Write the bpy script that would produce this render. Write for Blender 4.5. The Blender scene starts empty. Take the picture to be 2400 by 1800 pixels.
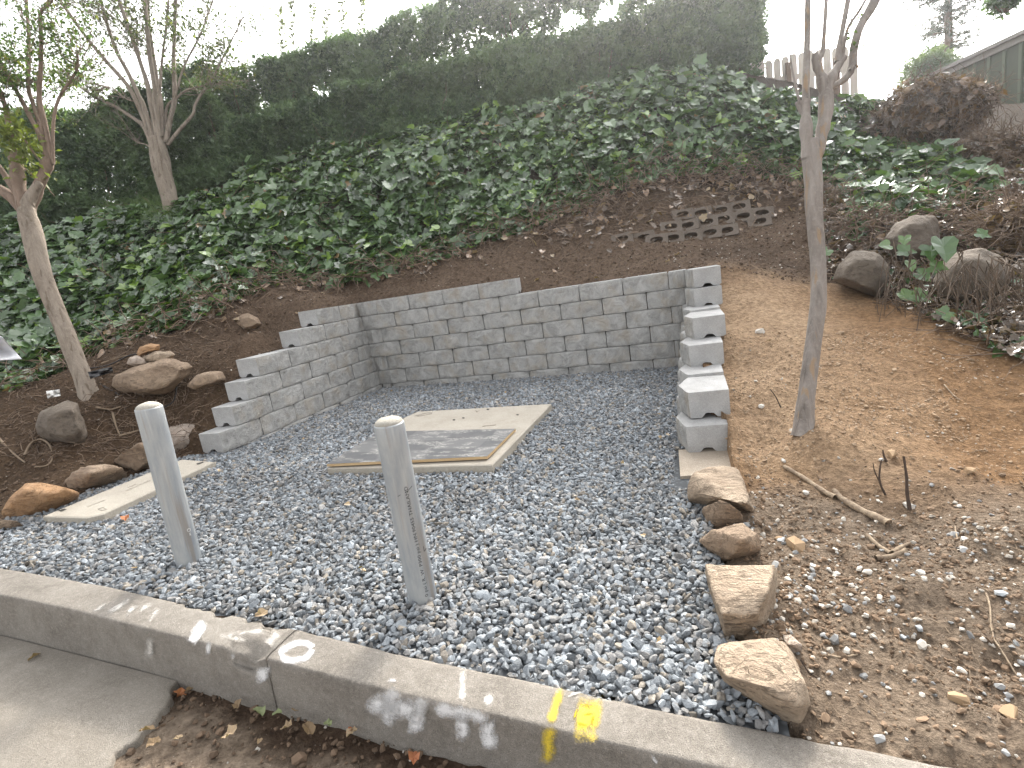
import bpy, bmesh, math, random
import numpy as np
from mathutils import Vector, Matrix
from mathutils import noise as mnoise

random.seed(7)
RNG = np.random.default_rng(11)
SC = bpy.context.scene
COL = SC.collection

# ------------------------------------------------------------------ camera, sky, sun, exposure
F_PX = 1220.15                       # focal length in pixels of a 2400 px wide frame
CAM = np.array([2.7851, 0.0, 1.1178])
YAW, PITCH, ROLL = -0.359405, -0.193226, -0.155027
_f = np.array([math.sin(YAW)*math.cos(PITCH), math.cos(YAW)*math.cos(PITCH), math.sin(PITCH)])
_r = np.array([math.cos(YAW), -math.sin(YAW), 0.0])
_u = np.cross(_r, _f)
RT = _r*math.cos(ROLL) + _u*math.sin(ROLL)
UP = -_r*math.sin(ROLL) + _u*math.cos(ROLL)
FW = _f
cam_d = bpy.data.cameras.new('camera')
cam_d.sensor_width = 36.0
cam_d.lens = 36.0*F_PX/2400.0
cam_d.clip_start = 0.05
cam_d.clip_end = 400.0
cam_o = bpy.data.objects.new('camera', cam_d)
m = Matrix.Identity(4)
for i in range(3):
    m[i][0] = RT[i]; m[i][1] = UP[i]; m[i][2] = -FW[i]; m[i][3] = CAM[i]
cam_o.matrix_world = m
COL.objects.link(cam_o)
SC.camera = cam_o

SUN_EL, SUN_AZ = math.radians(35.0), math.radians(-1.0)     # azimuth measured from +Y towards +X
world = bpy.data.worlds.new('World')
SC.world = world
world.use_nodes = True
wn = world.node_tree.nodes; wl = world.node_tree.links
bgn = wn['Background']
sky = wn.new('ShaderNodeTexSky')
sky.sky_type = 'NISHITA'
sky.sun_disc = False
sky.sun_elevation = SUN_EL
sky.sun_rotation = SUN_AZ
sky.altitude = 100.0
sky.air_density = 1.0
sky.dust_density = 6.0
sky.ozone_density = 1.0
hs = wn.new('ShaderNodeHueSaturation')      # thin bright overcast: most of the blue is washed out
hs.inputs['Saturation'].default_value = 0.12
wl.new(sky.outputs[0], hs.inputs['Color'])
wl.new(hs.outputs[0], bgn.inputs['Color'])
bgn.inputs['Strength'].default_value = 0.115

sun_d = bpy.data.lights.new('sun', 'SUN')
sun_d.energy = 1.5
sun_d.angle = math.radians(10.0)
sun_d.color = (1.0, 0.93, 0.82)
sun_o = bpy.data.objects.new('sun', sun_d)
sd = Vector((math.sin(SUN_AZ)*math.cos(SUN_EL), math.cos(SUN_AZ)*math.cos(SUN_EL), math.sin(SUN_EL)))
sun_o.rotation_euler = (-sd).to_track_quat('-Z', 'Y').to_euler()
COL.objects.link(sun_o)

SC.view_settings.view_transform = 'Standard'
SC.view_settings.look = 'None'
SC.view_settings.exposure = 2.38
SC.view_settings.gamma = 1.0
SC.view_settings.use_curve_mapping = False
try:
    SC.cycles.max_bounces = 6
    SC.cycles.transparent_max_bounces = 12
    SC.cycles.use_denoising = True
except Exception:
    pass

GLARE_D, GLARE_TOP = .0020, 10.5

# ------------------------------------------------------------------ measuring helpers
def ray(px, py):
    return FW + RT*((px-1200.0)/F_PX) - UP*((py-900.0)/F_PX)
def P3(px, py, dep):
    return CAM + ray(px, py)*dep
def at_y(px, py, Y):
    d = ray(px, py); return CAM + d*(Y/d[1])
def zgrav(X, Y):
    t = np.clip((np.asarray(Y, float)-3.1)/2.4, 0, 1)
    return (1-t)*(.10-.05*(np.asarray(X, float)+1.0)) + t*(.055-.0149*(np.asarray(X, float)+1.2))
def gp(px, py, dz=0.0):
    d = ray(px, py); z = 0.0
    for _ in range(60):
        p = CAM + d*((z-CAM[2])/d[2]); z = .5*z + .5*(float(zgrav(p[0], p[1]))+dz)
    return p

# ------------------------------------------------------------------ noise in numpy
def _hash(ix, iy, iz, seed):
    h = (ix.astype(np.int64)*374761393 + iy.astype(np.int64)*668265263 + iz.astype(np.int64)*2147483647 + seed*144665) & 0xffffffff
    h = ((h ^ (h >> 13))*1274126177) & 0xffffffff
    h = (h ^ (h >> 16)) & 0xffffffff
    return h/4294967295.0
def vnoise(p, seed=0):
    p = np.asarray(p, float); i = np.floor(p).astype(np.int64); f = p-i
    f = f*f*(3-2*f); out = 0
    for dx in (0, 1):
        wx = f[:, 0] if dx else 1-f[:, 0]
        for dy in (0, 1):
            wy = f[:, 1] if dy else 1-f[:, 1]
            for dz in (0, 1):
                wz = f[:, 2] if dz else 1-f[:, 2]
                out = out + wx*wy*wz*_hash(i[:, 0]+dx, i[:, 1]+dy, i[:, 2]+dz, seed)
    return out*2-1
def fbm(p, octv=4, seed=0, gain=.5):
    p = np.asarray(p, float); a = 1.0; s = 0; 
    for k in range(octv):
        s = s + a*vnoise(p*(2.03**k), seed+k*17); a *= gain
    return s

# ------------------------------------------------------------------ object helpers
def link_mesh(name, verts, faces, mat=None, parent=None, smooth=False, attrs=None):
    me = bpy.data.meshes.new(name)
    me.from_pydata([tuple(map(float, v)) for v in verts], [], [tuple(map(int, q)) for q in faces])
    if mat: me.materials.append(mat)
    if smooth: me.polygons.foreach_set('use_smooth', [True]*len(me.polygons))
    if attrs:
        for k, (typ, data) in attrs.items():
            a = me.attributes.new(k, typ, 'POINT')
            d = np.asarray(data, np.float32).ravel()
            a.data.foreach_set('color' if typ == 'FLOAT_COLOR' else ('vector' if typ == 'FLOAT_VECTOR' else 'value'), d)
    me.update()
    o = bpy.data.objects.new(name, me); COL.objects.link(o)
    if parent: o.parent = parent
    return o
def fast_mesh(name, V, Fq, mat=None, parent=None, smooth=False, attrs=None):
    """V (n,3), Fq (m,k) with constant k"""
    V = np.asarray(V, np.float32); Fq = np.asarray(Fq, np.int32)
    me = bpy.data.meshes.new(name)
    k = Fq.shape[1]
    me.vertices.add(len(V)); me.vertices.foreach_set('co', V.ravel())
    me.loops.add(Fq.size); me.loops.foreach_set('vertex_index', Fq.ravel())
    me.polygons.add(len(Fq)); me.polygons.foreach_set('loop_start', np.arange(0, Fq.size, k, dtype=np.int32))
    me.polygons.foreach_set('loop_total', np.full(len(Fq), k, np.int32))
    if smooth: me.polygons.foreach_set('use_smooth', np.ones(len(Fq), bool))
    if mat: me.materials.append(mat)
    if attrs:
        for kk, (typ, data) in attrs.items():
            a = me.attributes.new(kk, typ, 'POINT')
            a.data.foreach_set('color' if typ == 'FLOAT_COLOR' else ('vector' if typ == 'FLOAT_VECTOR' else 'value'), np.asarray(data, np.float32).ravel())
    me.update(calc_edges=True); me.validate()
    o = bpy.data.objects.new(name, me); COL.objects.link(o)
    if parent: o.parent = parent
    return o
def obj_bm(name, bm, mat=None, parent=None, smooth=False):
    me = bpy.data.meshes.new(name); bm.to_mesh(me); bm.free()
    if mat: me.materials.append(mat)
    if smooth: me.polygons.foreach_set('use_smooth', [True]*len(me.polygons))
    o = bpy.data.objects.new(name, me); COL.objects.link(o)
    if parent: o.parent = parent
    return o
def empty(name, loc=(0, 0, 0)):
    o = bpy.data.objects.new(name, None); o.empty_display_size = .1
    o.location = tuple(map(float, loc)); COL.objects.link(o); return o
def tag(o, label, cat, group=None, kind=None):
    o['label'] = label; o['category'] = cat
    if group: o['group'] = group
    if kind: o['kind'] = kind
    return o
def child(o, parent):
    """parent o under an Empty that may stand off the origin while o keeps its place"""
    o.parent = parent
    o.matrix_parent_inverse = Matrix.Translation(-Vector(parent.location))
    return o
def prism(top, bot):
    """closed prism from two rings of the same length"""
    n = len(top); V = list(top)+list(bot)
    Fs = [tuple(range(n)), tuple(range(2*n-1, n-1, -1))]
    for i in range(n):
        j = (i+1) % n; Fs.append((i, n+i, n+j, j))
    return V, Fs
def tube_arrays(paths, sides=6):
    """paths: list of (pts (n,3), radii (n)); returns V, F quads"""
    VV = []; FF = []; base = 0
    ca = np.cos(np.arange(sides)*2*np.pi/sides); sa = np.sin(np.arange(sides)*2*np.pi/sides)
    for pts, rad in paths:
        pts = np.asarray(pts, float); rad = np.broadcast_to(np.asarray(rad, float), (len(pts),))
        t = np.gradient(pts, axis=0); t /= np.linalg.norm(t, axis=1)[:, None]+1e-9
        ref = np.array([.31, .17, .94]) if abs(t[0] @ np.array([.31, .17, .94])) < .9 else np.array([1., 0, 0])
        a = np.cross(t, ref); a /= np.linalg.norm(a, axis=1)[:, None]+1e-9
        b = np.cross(t, a)
        ring = pts[:, None, :] + rad[:, None, None]*(a[:, None, :]*ca[None, :, None] + b[:, None, :]*sa[None, :, None])
        n = len(pts); VV.append(ring.reshape(-1, 3))
        i = np.arange(n-1)[:, None]*sides; j = np.arange(sides)[None, :]; j2 = (j+1) % sides
        q = np.stack([i+j, i+j2, i+sides+j2, i+sides+j], -1).reshape(-1, 4)+base
        FF.append(q); base += n*sides
    return np.concatenate(VV), np.concatenate(FF)
def smooth_path(pts, n=24):
    pts = np.asarray(pts, float)
    if len(pts) < 3: 
        return np.array([pts[0]+(pts[-1]-pts[0])*t for t in np.linspace(0, 1, n)])
    ext = np.vstack([2*pts[0]-pts[1], pts, 2*pts[-1]-pts[-2]])
    out = []; m_ = len(pts)-1
    for s in np.linspace(0, m_-1e-6, n):
        i = int(s); t = s-i; p0, p1, p2, p3 = ext[i:i+4]
        out.append(.5*((2*p1)+(-p0+p2)*t+(2*p0-5*p1+4*p2-p3)*t*t+(-p0+3*p1-3*p2+p3)*t**3))
    return np.array(out)

# ------------------------------------------------------------------ scatter by geometry nodes (only for things nobody could count)
def scatter(name, protos, pos, rot, scl, idx, col, mat, parent=None):
    """points with attributes; every point carries one of the prototype meshes"""
    pc = bpy.data.collections.new(name+'_forms')
    for i, me in enumerate(protos):
        if not me.materials: me.materials.append(mat)
        po = bpy.data.objects.new('%s_form_%02d' % (name, i), me); pc.objects.link(po)
    me = bpy.data.meshes.new(name)
    n = len(pos); me.vertices.add(n); me.vertices.foreach_set('co', np.asarray(pos, np.float32).ravel())
    def at(k, typ, d, f):
        a = me.attributes.new(k, typ, 'POINT'); a.data.foreach_set(f, np.asarray(d).ravel())
    at('rot', 'FLOAT_VECTOR', np.asarray(rot, np.float32), 'vector')
    s = np.asarray(scl, np.float32)
    if s.ndim == 1: s = np.repeat(s[:, None], 3, 1)
    at('scl', 'FLOAT_VECTOR', s, 'vector')
    at('form', 'INT', np.asarray(idx, np.int32), 'value')
    c4 = np.ones((n, 4), np.float32); c4[:, :3] = col
    at('tint', 'FLOAT_COLOR', c4, 'color')
    o = bpy.data.objects.new(name, me); COL.objects.link(o)
    if parent: o.parent = parent
    ng = bpy.data.node_groups.new(name+'_scatter', 'GeometryNodeTree')
    ng.interface.new_socket('Geometry', in_out='INPUT', socket_type='NodeSocketGeometry')
    ng.interface.new_socket('Geometry', in_out='OUTPUT', socket_type='NodeSocketGeometry')
    N = ng.nodes; L = ng.links
    gi = N.new('NodeGroupInput'); go = N.new('NodeGroupOutput')
    ci = N.new('GeometryNodeCollectionInfo'); ci.inputs['Collection'].default_value = pc
    ci.inputs['Separate Children'].default_value = True; ci.inputs['Reset Children'].default_value = True
    iop = N.new('GeometryNodeInstanceOnPoints'); iop.inputs['Pick Instance'].default_value = True
    def na(k, typ):
        q = N.new('GeometryNodeInputNamedAttribute'); q.data_type = typ; q.inputs['Name'].default_value = k; return q.outputs['Attribute']
    e2r = N.new('FunctionNodeEulerToRotation')
    L.new(na('rot', 'FLOAT_VECTOR'), e2r.inputs[0])
    L.new(gi.outputs[0], iop.inputs['Points']); L.new(ci.outputs[0], iop.inputs['Instance'])
    L.new(na('form', 'INT'), iop.inputs['Instance Index'])
    L.new(e2r.outputs[0], iop.inputs['Rotation'])
    L.new(na('scl', 'FLOAT_VECTOR'), iop.inputs['Scale'])
    L.new(iop.outputs[0], go.inputs[0])
    md = o.modifiers.new('scatter', 'NODES'); md.node_group = ng
    return o

# ------------------------------------------------------------------ materials
class Mat:
    def __init__(s, name):
        s.m = bpy.data.materials.new(name); s.m.use_nodes = True
        s.n = s.m.node_tree.nodes; s.l = s.m.node_tree.links
        s.b = s.n['Principled BSDF']; s.out = s.n['Material Output']
        s.b.inputs['Roughness'].default_value = .85
        s.b.inputs['Specular IOR Level'].default_value = .3
    def link(s, a, b): s.l.new(a, b)
    def coord(s, kind='Object'):
        return s.n.new('ShaderNodeTexCoord').outputs[kind]
    def mapping(s, v, scale=(1, 1, 1), rot=(0, 0, 0)):
        q = s.n.new('ShaderNodeMapping'); q.inputs['Scale'].default_value = scale; q.inputs['Rotation'].default_value = rot
        s.l.new(v, q.inputs['Vector']); return q.outputs[0]
    def noise(s, v, scale, det=4, rough=.55, dist=0):
        q = s.n.new('ShaderNodeTexNoise'); q.inputs['Scale'].default_value = scale; q.inputs['Detail'].default_value = det
        q.inputs['Roughness'].default_value = rough; q.inputs['Distortion'].default_value = dist
        s.l.new(v, q.inputs['Vector']); return q.outputs[0]
    def voro(s, v, scale, feat='F1', out=0):
        q = s.n.new('ShaderNodeTexVoronoi'); q.feature = feat; q.inputs['Scale'].default_value = scale
        s.l.new(v, q.inputs['Vector']); return q.outputs[out]
    def ramp(s, v, stops, interp='LINEAR'):
        q = s.n.new('ShaderNodeValToRGB'); cr = q.color_ramp; cr.interpolation = interp
        while len(cr.elements) < len(stops): cr.elements.new(.5)
        for e, (p, c) in zip(cr.elements, stops):
            e.position = p; e.color = (c, c, c, 1) if isinstance(c, (int, float)) else (*c, 1)
        s.l.new(v, q.inputs[0]); return q.outputs[0]
    def mix(s, fac, a, b, mode='MIX'):
        q = s.n.new('ShaderNodeMix'); q.data_type = 'RGBA'; q.blend_type = mode; q.clamp_factor = True
        for sock, val in ((q.inputs[0], fac), (q.inputs[6], a), (q.inputs[7], b)):
            if isinstance(val, (int, float)): sock.default_value = val if sock.type == 'VALUE' else (val, val, val, 1)
            elif isinstance(val, tuple): sock.default_value = (*val, 1)
            else: s.l.new(val, sock)
        return q.outputs[2]
    def math(s, op, a, b=0.0):
        q = s.n.new('ShaderNodeMath'); q.operation = op
        for sock, val in ((q.inputs[0], a), (q.inputs[1], b)):
            if isinstance(val, (int, float)): sock.default_value = val
            else: s.l.new(val, sock)
        return q.outputs[0]
    def attr(s, name, typ='GEOMETRY', out='Color'):
        q = s.n.new('ShaderNodeAttribute'); q.attribute_type = typ; q.attribute_name = name; return q.outputs[out]
    def rand(s): return s.n.new('ShaderNodeObjectInfo').outputs['Random']
    def color(s, c):
        if isinstance(c, tuple): s.b.inputs['Base Color'].default_value = (*c, 1)
        else: s.l.new(c, s.b.inputs['Base Color'])
        return s
    def rough(s, v):
        if isinstance(v, (int, float)): s.b.inputs['Roughness'].default_value = v
        else: s.l.new(v, s.b.inputs['Roughness'])
        return s
    def bump(s, h, strength=.5, dist=.01):
        q = s.n.new('ShaderNodeBump'); q.inputs['Strength'].default_value = strength; q.inputs['Distance'].default_value = dist
        s.l.new(h, q.inputs['Height'])
        prev = s.b.inputs['Normal'].links
        if prev: s.l.new(prev[0].from_socket, q.inputs['Normal'])
        s.l.new(q.outputs[0], s.b.inputs['Normal']); return s

def leaf_mat(name, trans=.25, rough=.4, spec=.5, tintname='tint', typ='INSTANCER', fixed=None, vein=True):
    M = Mat(name)
    c = M.attr(tintname, typ) if fixed is None else None
    v = M.coord('Object')
    n = M.noise(v, 14, 3)
    if fixed is None:
        base = M.mix(n, c, M.mix(1.0, c, (1.35, 1.35, 1.2), 'MULTIPLY'))
    else:
        r = M.rand()
        base = M.mix(r, fixed[0], fixed[1]); base = M.mix(n, base, M.mix(1.0, base, (1.35, 1.35, 1.2), 'MULTIPLY'))
    M.color(base); M.rough(rough); M.b.inputs['Specular IOR Level'].default_value = spec
    tr = M.n.new('ShaderNodeBsdfTranslucent')
    tcol = M.mix(1.0, base, (1.5, 1.7, .65), 'MULTIPLY'); M.link(tcol, tr.inputs['Color'])
    ms = M.n.new('ShaderNodeMixShader'); ms.inputs[0].default_value = trans
    M.link(M.b.outputs[0], ms.inputs[1]); M.link(tr.outputs[0], ms.inputs[2]); M.link(ms.outputs[0], M.out.inputs[0])
    return M.m

def rock_mat(name, c1, c2, c3, vein=(.45, .36, .25)):
    M = Mat(name); v = M.coord('Object')
    n1 = M.noise(v, 5, 6, .62, .4); n2 = M.noise(v, 22, 5, .65); n3 = M.noise(v, 130, 3, .6)
    base = M.mix(M.ramp(n1, [(.36, 0), (.62, 1)]), c1, c2)
    base = M.mix(M.math('MULTIPLY', M.ramp(n2, [(.5, 0), (.7, 1)]), .75), base, c3)
    base = M.mix(M.math('MULTIPLY', M.ramp(n3, [(.45, 0), (.75, 1)]), .35), base, vein)
    vm = M.mapping(v, (3, 14, 26), (.4, .5, .3))
    cr = M.noise(vm, 1.0, 6, .6, 1.2)
    crk = M.ramp(M.math('ABSOLUTE', M.math('SUBTRACT', cr, .5)), [(0, 1), (.018, 0)])
    base = M.mix(M.math('MULTIPLY', crk, .6), base, M.mix(1.0, base, (.42, .4, .38), 'MULTIPLY'))
    M.color(base); M.rough(.9)
    M.bump(M.math('SUBTRACT', M.math('ADD', n2, M.math('MULTIPLY', n3, .5)), M.math('MULTIPLY', crk, .35)), .75, .02)
    return M.m

def soil_bump(M, v, s=1.0):
    a = M.noise(v, 28, 6, .7); b = M.noise(v, 110, 4, .7); c = M.voro(v, 60)
    h = M.math('ADD', M.math('ADD', a, M.math('MULTIPLY', b, .5)), M.math('MULTIPLY', c, .35))
    M.bump(h, .9*s, .03); return a, b

# soils: the tint holds local soil colours and some painted shade
M = Mat('bank_soil'); v = M.coord('Object'); tint = M.attr('tint')
a, b = soil_bump(M, v)
n0 = M.noise(v, 3.0, 6, .65)
cc = M.mix(M.ramp(a, [(.35, 0), (.68, 1)]), M.mix(1.0, tint, (.55, .52, .5), 'MULTIPLY'), M.mix(1.0, tint, (1.25, 1.22, 1.18), 'MULTIPLY'))
cc = M.mix(M.ramp(n0, [(.35, .55), (.7, 0)]), cc, M.mix(1.0, cc, (.66, .62, .6), 'MULTIPLY'))
spk = M.voro(v, 85); wsp = M.noise(v, 40, 2)
cc = M.mix(M.math('MULTIPLY', M.ramp(spk, [(.10, 1), (.16, 0)]), M.ramp(wsp, [(.56, 0), (.62, .8)])), cc, (.5, .45, .38))
M.color(cc).rough(.95); M.b.inputs['Specular IOR Level'].default_value = .1
SOIL = M.m

def concrete(name, c1, c2, c3, bs=.3, pit=True, scale=1.0):
    M = Mat(name); v = M.coord('Object')
    n1 = M.noise(v, 3.5*scale, 8, .72, .5); n2 = M.noise(v, 60*scale, 4, .6); n3 = M.noise(v, 350*scale, 3, .7)
    c = M.mix(M.ramp(n1, [(.34, 0), (.66, 1)]), c1, c2)
    c = M.mix(M.ramp(n2, [(.45, 0), (.8, .55)]), c, c3)
    c = M.mix(M.ramp(n3, [(.36, .75), (.52, 0)]), c, M.mix(1.0, c, (.5, .5, .5), 'MULTIPLY'))
    c = M.mix(M.ramp(M.noise(v, 240*scale, 2, .5), [(.58, 0), (.68, .55)]), c, M.mix(1.0, c, (1.5, 1.48, 1.45), 'MULTIPLY'))
    h = M.math('ADD', M.math('MULTIPLY', n2, .6), n3)
    if pit:
        pv = M.voro(v, 95*scale); pm = M.math('MULTIPLY', M.ramp(pv, [(.09, 1), (.14, 0)]), M.ramp(M.noise(v, 25, 2), [(.55, 0), (.6, 1)]))
        c = M.mix(M.math('MULTIPLY', pm, .7), c, (.07, .065, .06)); h = M.math('SUBTRACT', h, pm)
    M.color(c).rough(.9); M.bump(h, bs, .006)
    return M
KERB = concrete('kerb_concrete', (.20, .178, .152), (.335, .305, .265), (.42, .385, .34), .9).m
ROADM = concrete('road_concrete', (.23, .205, .17), (.32, .288, .245), (.40, .36, .31), .9).m
LID = concrete('lid_concrete', (.37, .33, .27), (.45, .41, .345), (.50, .46, .40), .35).m
M = Mat('split_block_face'); v = M.coord('Object'); rnd = M.rand()
vv = M.n.new('ShaderNodeVectorMath'); vv.operation = 'ADD'; M.link(v, vv.inputs[0])
cmb = M.n.new('ShaderNodeCombineXYZ'); M.link(M.math('MULTIPLY', rnd, 37.0), cmb.inputs[0]); M.link(M.math('MULTIPLY', rnd, 11.0), cmb.inputs[2]); M.link(cmb.outputs[0], vv.inputs[1]); v2 = vv.outputs[0]
n1 = M.noise(v2, 9, 6, .7, .8); n2 = M.noise(v2, 70, 5, .7); n3 = M.noise(v2, 5, 3)
c = M.mix(M.ramp(n1, [(.36, 0), (.64, 1)]), (.30, .295, .28), (.48, .47, .45))
c = M.mix(M.ramp(n2, [(.5, 0), (.8, .6)]), c, (.54, .53, .51))
c = M.mix(M.math('MULTIPLY', M.ramp(n3, [(.5, 0), (.66, 1)]), .45), c, (.38, .32, .24))
c = M.mix(M.math('MULTIPLY', rnd, .3), c, M.mix(1.0, c, (.78, .78, .78), 'MULTIPLY'))
M.color(c).rough(.92); M.bump(M.math('ADD', M.math('MULTIPLY', n1, .8), M.math('MULTIPLY', n2, .5)), 1.0, .022)
BLOCK = M.m
BLOCK_END = concrete('cast_block_end', (.33, .325, .315), (.47, .465, .455), (.52, .515, .50), .35, True, 1.3).m

# ------------------------------------------------------------------ terrain
KX = np.array([-6, -3, -.69, .15, .85, 1.86, 2.55, 3.2, 5, 8.0])
KY = np.array([1.47, 1.44, 1.404, 1.384, 1.338, 1.27, 1.238, 1.215, 1.15, 1.0])     # back edge of the kerb top
def kback(x): return np.interp(x, KX, KY)
def kfront(x): return kback(x) - np.interp(x, [-1, .2, 1, 2.6], [.17, .165, .155, .14])
def zk(x): return .10-.05*(np.asarray(x, float)+1.0)
def kface(x): return np.clip(.215-.03*(np.asarray(x, float)-.3), .15, .22)

CT = []     # terrain control points (x, y, z)
def ct(px, py, dep, dz=0.0):
    p = P3(px, py, dep); CT.append((p[0], p[1], p[2]+dz))
for px, py in ((100, 1222), (225, 1170), (320, 1118), (450, 1060), (60, 1240)):
    p = gp(px, py, .02); CT.append(tuple(p))
for a in [(140, 1040, 4.35), (20, 1110, 4.2), (205, 925, 5.0), (30, 965, 4.9), (345, 925, 4.95), (470, 935, 4.75), (440, 1000, 4.45),
          (600, 765, 5.5), (545, 850, 5.05), (700, 700, 6.15), (350, 790, 5.9), (590, 700, 6.3), (480, 745, 6.0), (300, 900, 5.1),
          (830, 690, 6.75), (1000, 655, 6.55), (1210, 645, 6.25), (1400, 655, 5.85), (1560, 628, 5.55),
          (850, 620, 7.0), (1000, 600, 6.95), (1200, 570, 6.8), (1400, 560, 6.55), (1600, 570, 6.2), (1700, 565, 6.1),
          (1850, 560, 5.95), (1950, 565, 5.7),
          (1640, 530, 6.5), (1480, 525, 6.75),
          # right hand bank
          (1715, 640, 5.15), (1712, 760, 4.5), (1715, 880, 3.75), (1718, 980, 3.15), (1725, 1075, 2.85), (1885, 1008, 2.85),
          (1800, 900, 3.5), (1800, 750, 4.4), (1820, 640, 5.2), (1900, 800, 3.95), (1950, 700, 4.6), (2000, 900, 3.3), (2060, 705, 4.45),
          (2200, 770, 3.75), (2330, 830, 3.35), (2400, 860, 3.2), (2200, 900, 3.2), (2400, 960, 2.9), (2150, 1020, 2.8), (2400, 1100, 2.5)]:
    ct(*a)
for a in [(700, 640, 7.0), (850, 580, 7.4), (1000, 545, 7.4), (1200, 490, 7.3), (1400, 450, 7.15), (1600, 420, 7.1), (1750, 410, 7.0),
          (0, 880, 5.5), (120, 830, 6.0), (250, 760, 6.5), (0, 700, 6.9), (200, 650, 7.3), (400, 600, 7.4), (600, 520, 7.7), (800, 450, 7.9), (1000, 410, 7.9), (1200, 365, 7.9),
          (1400, 320, 7.9), (1600, 280, 7.9), (400, 486, 8.6), (0, 560, 8.4), (600, 400, 8.9), (800, 345, 9.0), (1000, 295, 9.0), (1200, 250, 8.9),
          (1400, 210, 8.8), (1600, 180, 8.7), (1760, 175, 8.6), (1950, 260, 7.9), (1950, 420, 6.6), (2050, 500, 5.5), (2150, 420, 6.2), (2250, 560, 4.9), (2400, 600, 4.3),
          (2100, 640, 4.75), (2150, 340, 7.2), (2350, 400, 5.8), (2400, 330, 6.6), (2200, 300, 7.6)]:
    ct(*a, dz=-.12)
for x in (2.8, 3.4, 4.2, 5.2):
    for y, dz in ((kback(x)+.02, -.015), (1.7, .02), (2.2, .03)):
        CT.append((x, y, float(zk(x))+dz + max(0, (x-3.4))*.06*(y-1.2)))
for (x, y), z in (((-1.45, 4.755), .955), ((-1.40, 4.348), .775), ((-1.32, 3.677), .60), ((-1.30, 3.475), .425), ((-1.28, 3.263), .26), ((-1.30, 3.05), .13), ((-1.75, 4.4), .80), ((-1.7, 3.6), .52), ((-1.8, 4.9), 1.02),
                  ((3.06, 3.2), -.06), ((3.0, 3.38), .05), ((3.05, 4.1), .22), ((3.05, 4.4), .39), ((3.06, 5.1), .60), ((3.06, 5.6), .80), ((3.02, 2.85), -.085), ((3.02, 2.6), -.085), ((-1.36, 3.0), .085), ((-1.55, 3.2), .17)):
    CT.append((x, y, z))
for x, y, z in ((-14, 10, 4.2), (-14, 14, 4.5), (-6, 16, 4.9), (0, 18, 5.0), (8, 18, 2.4), (14, 14, 1.6), (9, 12, 2.6), (12, 6, 1.6), (10, 2, .6), (-12, 4, 1.2), (-8, 2, .3), (-10, 7, 2.6), (-3.5, 1.6, .22), (-5, 2.6, .5), (7, 1.2, -.2)):
    CT.append((x, y, z))
CT = np.array(CT)
def _phi(r2): return np.where(r2 > 1e-12, .5*r2*np.log(np.maximum(r2, 1e-12)), 0)
def _tps(c, lam):
    n = len(c); d2 = ((c[:, None, :2]-c[None, :, :2])**2).sum(-1)
    K = _phi(d2)+np.eye(n)*lam; Pm = np.column_stack([np.ones(n), c[:, :2]])
    A = np.block([[K, Pm], [Pm.T, np.zeros((3, 3))]])
    return np.linalg.solve(A, np.concatenate([c[:, 2], np.zeros(3)]))
TW = _tps(CT, .006)
def terr(x, y):
    x = np.asarray(x, float); y = np.asarray(y, float); sh = x.shape
    q = np.column_stack([x.ravel(), y.ravel()]); out = np.empty(len(q))
    for s in range(0, len(q), 20000):
        qq = q[s:s+20000]; d2 = ((qq[:, None, :]-CT[None, :, :2])**2).sum(-1)
        out[s:s+20000] = _phi(d2) @ TW[:-3] + TW[-3] + qq @ TW[-2:]
    return out.reshape(sh)
_TT = np.linspace(1.2, 14, 900)
def hit(px, py, dz=0.0):
    d = ray(px, py); pts = CAM[None]+d[None]*_TT[:, None]
    z = terr(pts[:, 0], pts[:, 1])+dz
    k = np.nonzero(pts[:, 2] < z)[0]
    k = k[0] if len(k) else len(_TT)-1
    p = pts[k].copy(); p[2] = z[k]; return p

PAD = np.array([(-6, 1.47), (-3, 1.44), (-.69, 1.404), (.15, 1.384), (.85, 1.338), (1.86, 1.27), (2.55, 1.238), (2.95, 1.215), (2.82, 1.5), (2.80, 2.0), (2.76, 2.6), (2.89, 2.72), (2.89, 3.30), (2.81, 3.46), (2.72, 5.69), (-1.24, 5.69), (-1.14, 3.12), (-1.36, 2.95), (-1.42, 2.0), (-1.55, 1.75), (-6, 1.75)])
def inside(poly, x, y):
    x = np.asarray(x, float); y = np.asarray(y, float); c = np.zeros(x.shape, bool); n = len(poly)
    for i in range(n):
        x0, y0 = poly[i]; x1, y1 = poly[(i+1) % n]
        cond = ((y0 > y) != (y1 > y))
        xi = (x1-x0)*(y-y0)/((y1-y0) if abs(y1-y0) > 1e-9 else 1e-9)+x0
        c ^= cond & (x < xi)
    return c
def pdist(poly, x, y, closed=True):
    x = np.asarray(x, float); y = np.asarray(y, float); best = np.full(x.shape, 1e9); n = len(poly)
    for i in range(n if closed else n-1):
        a = np.array(poly[i]); b = np.array(poly[(i+1) % n]); d = b-a; L2 = d @ d
        t = np.clip(((x-a[0])*d[0]+(y-a[1])*d[1])/L2, 0, 1)
        best = np.minimum(best, np.hypot(x-a[0]-t*d[0], y-a[1]-t*d[1]))
    return best

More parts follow.
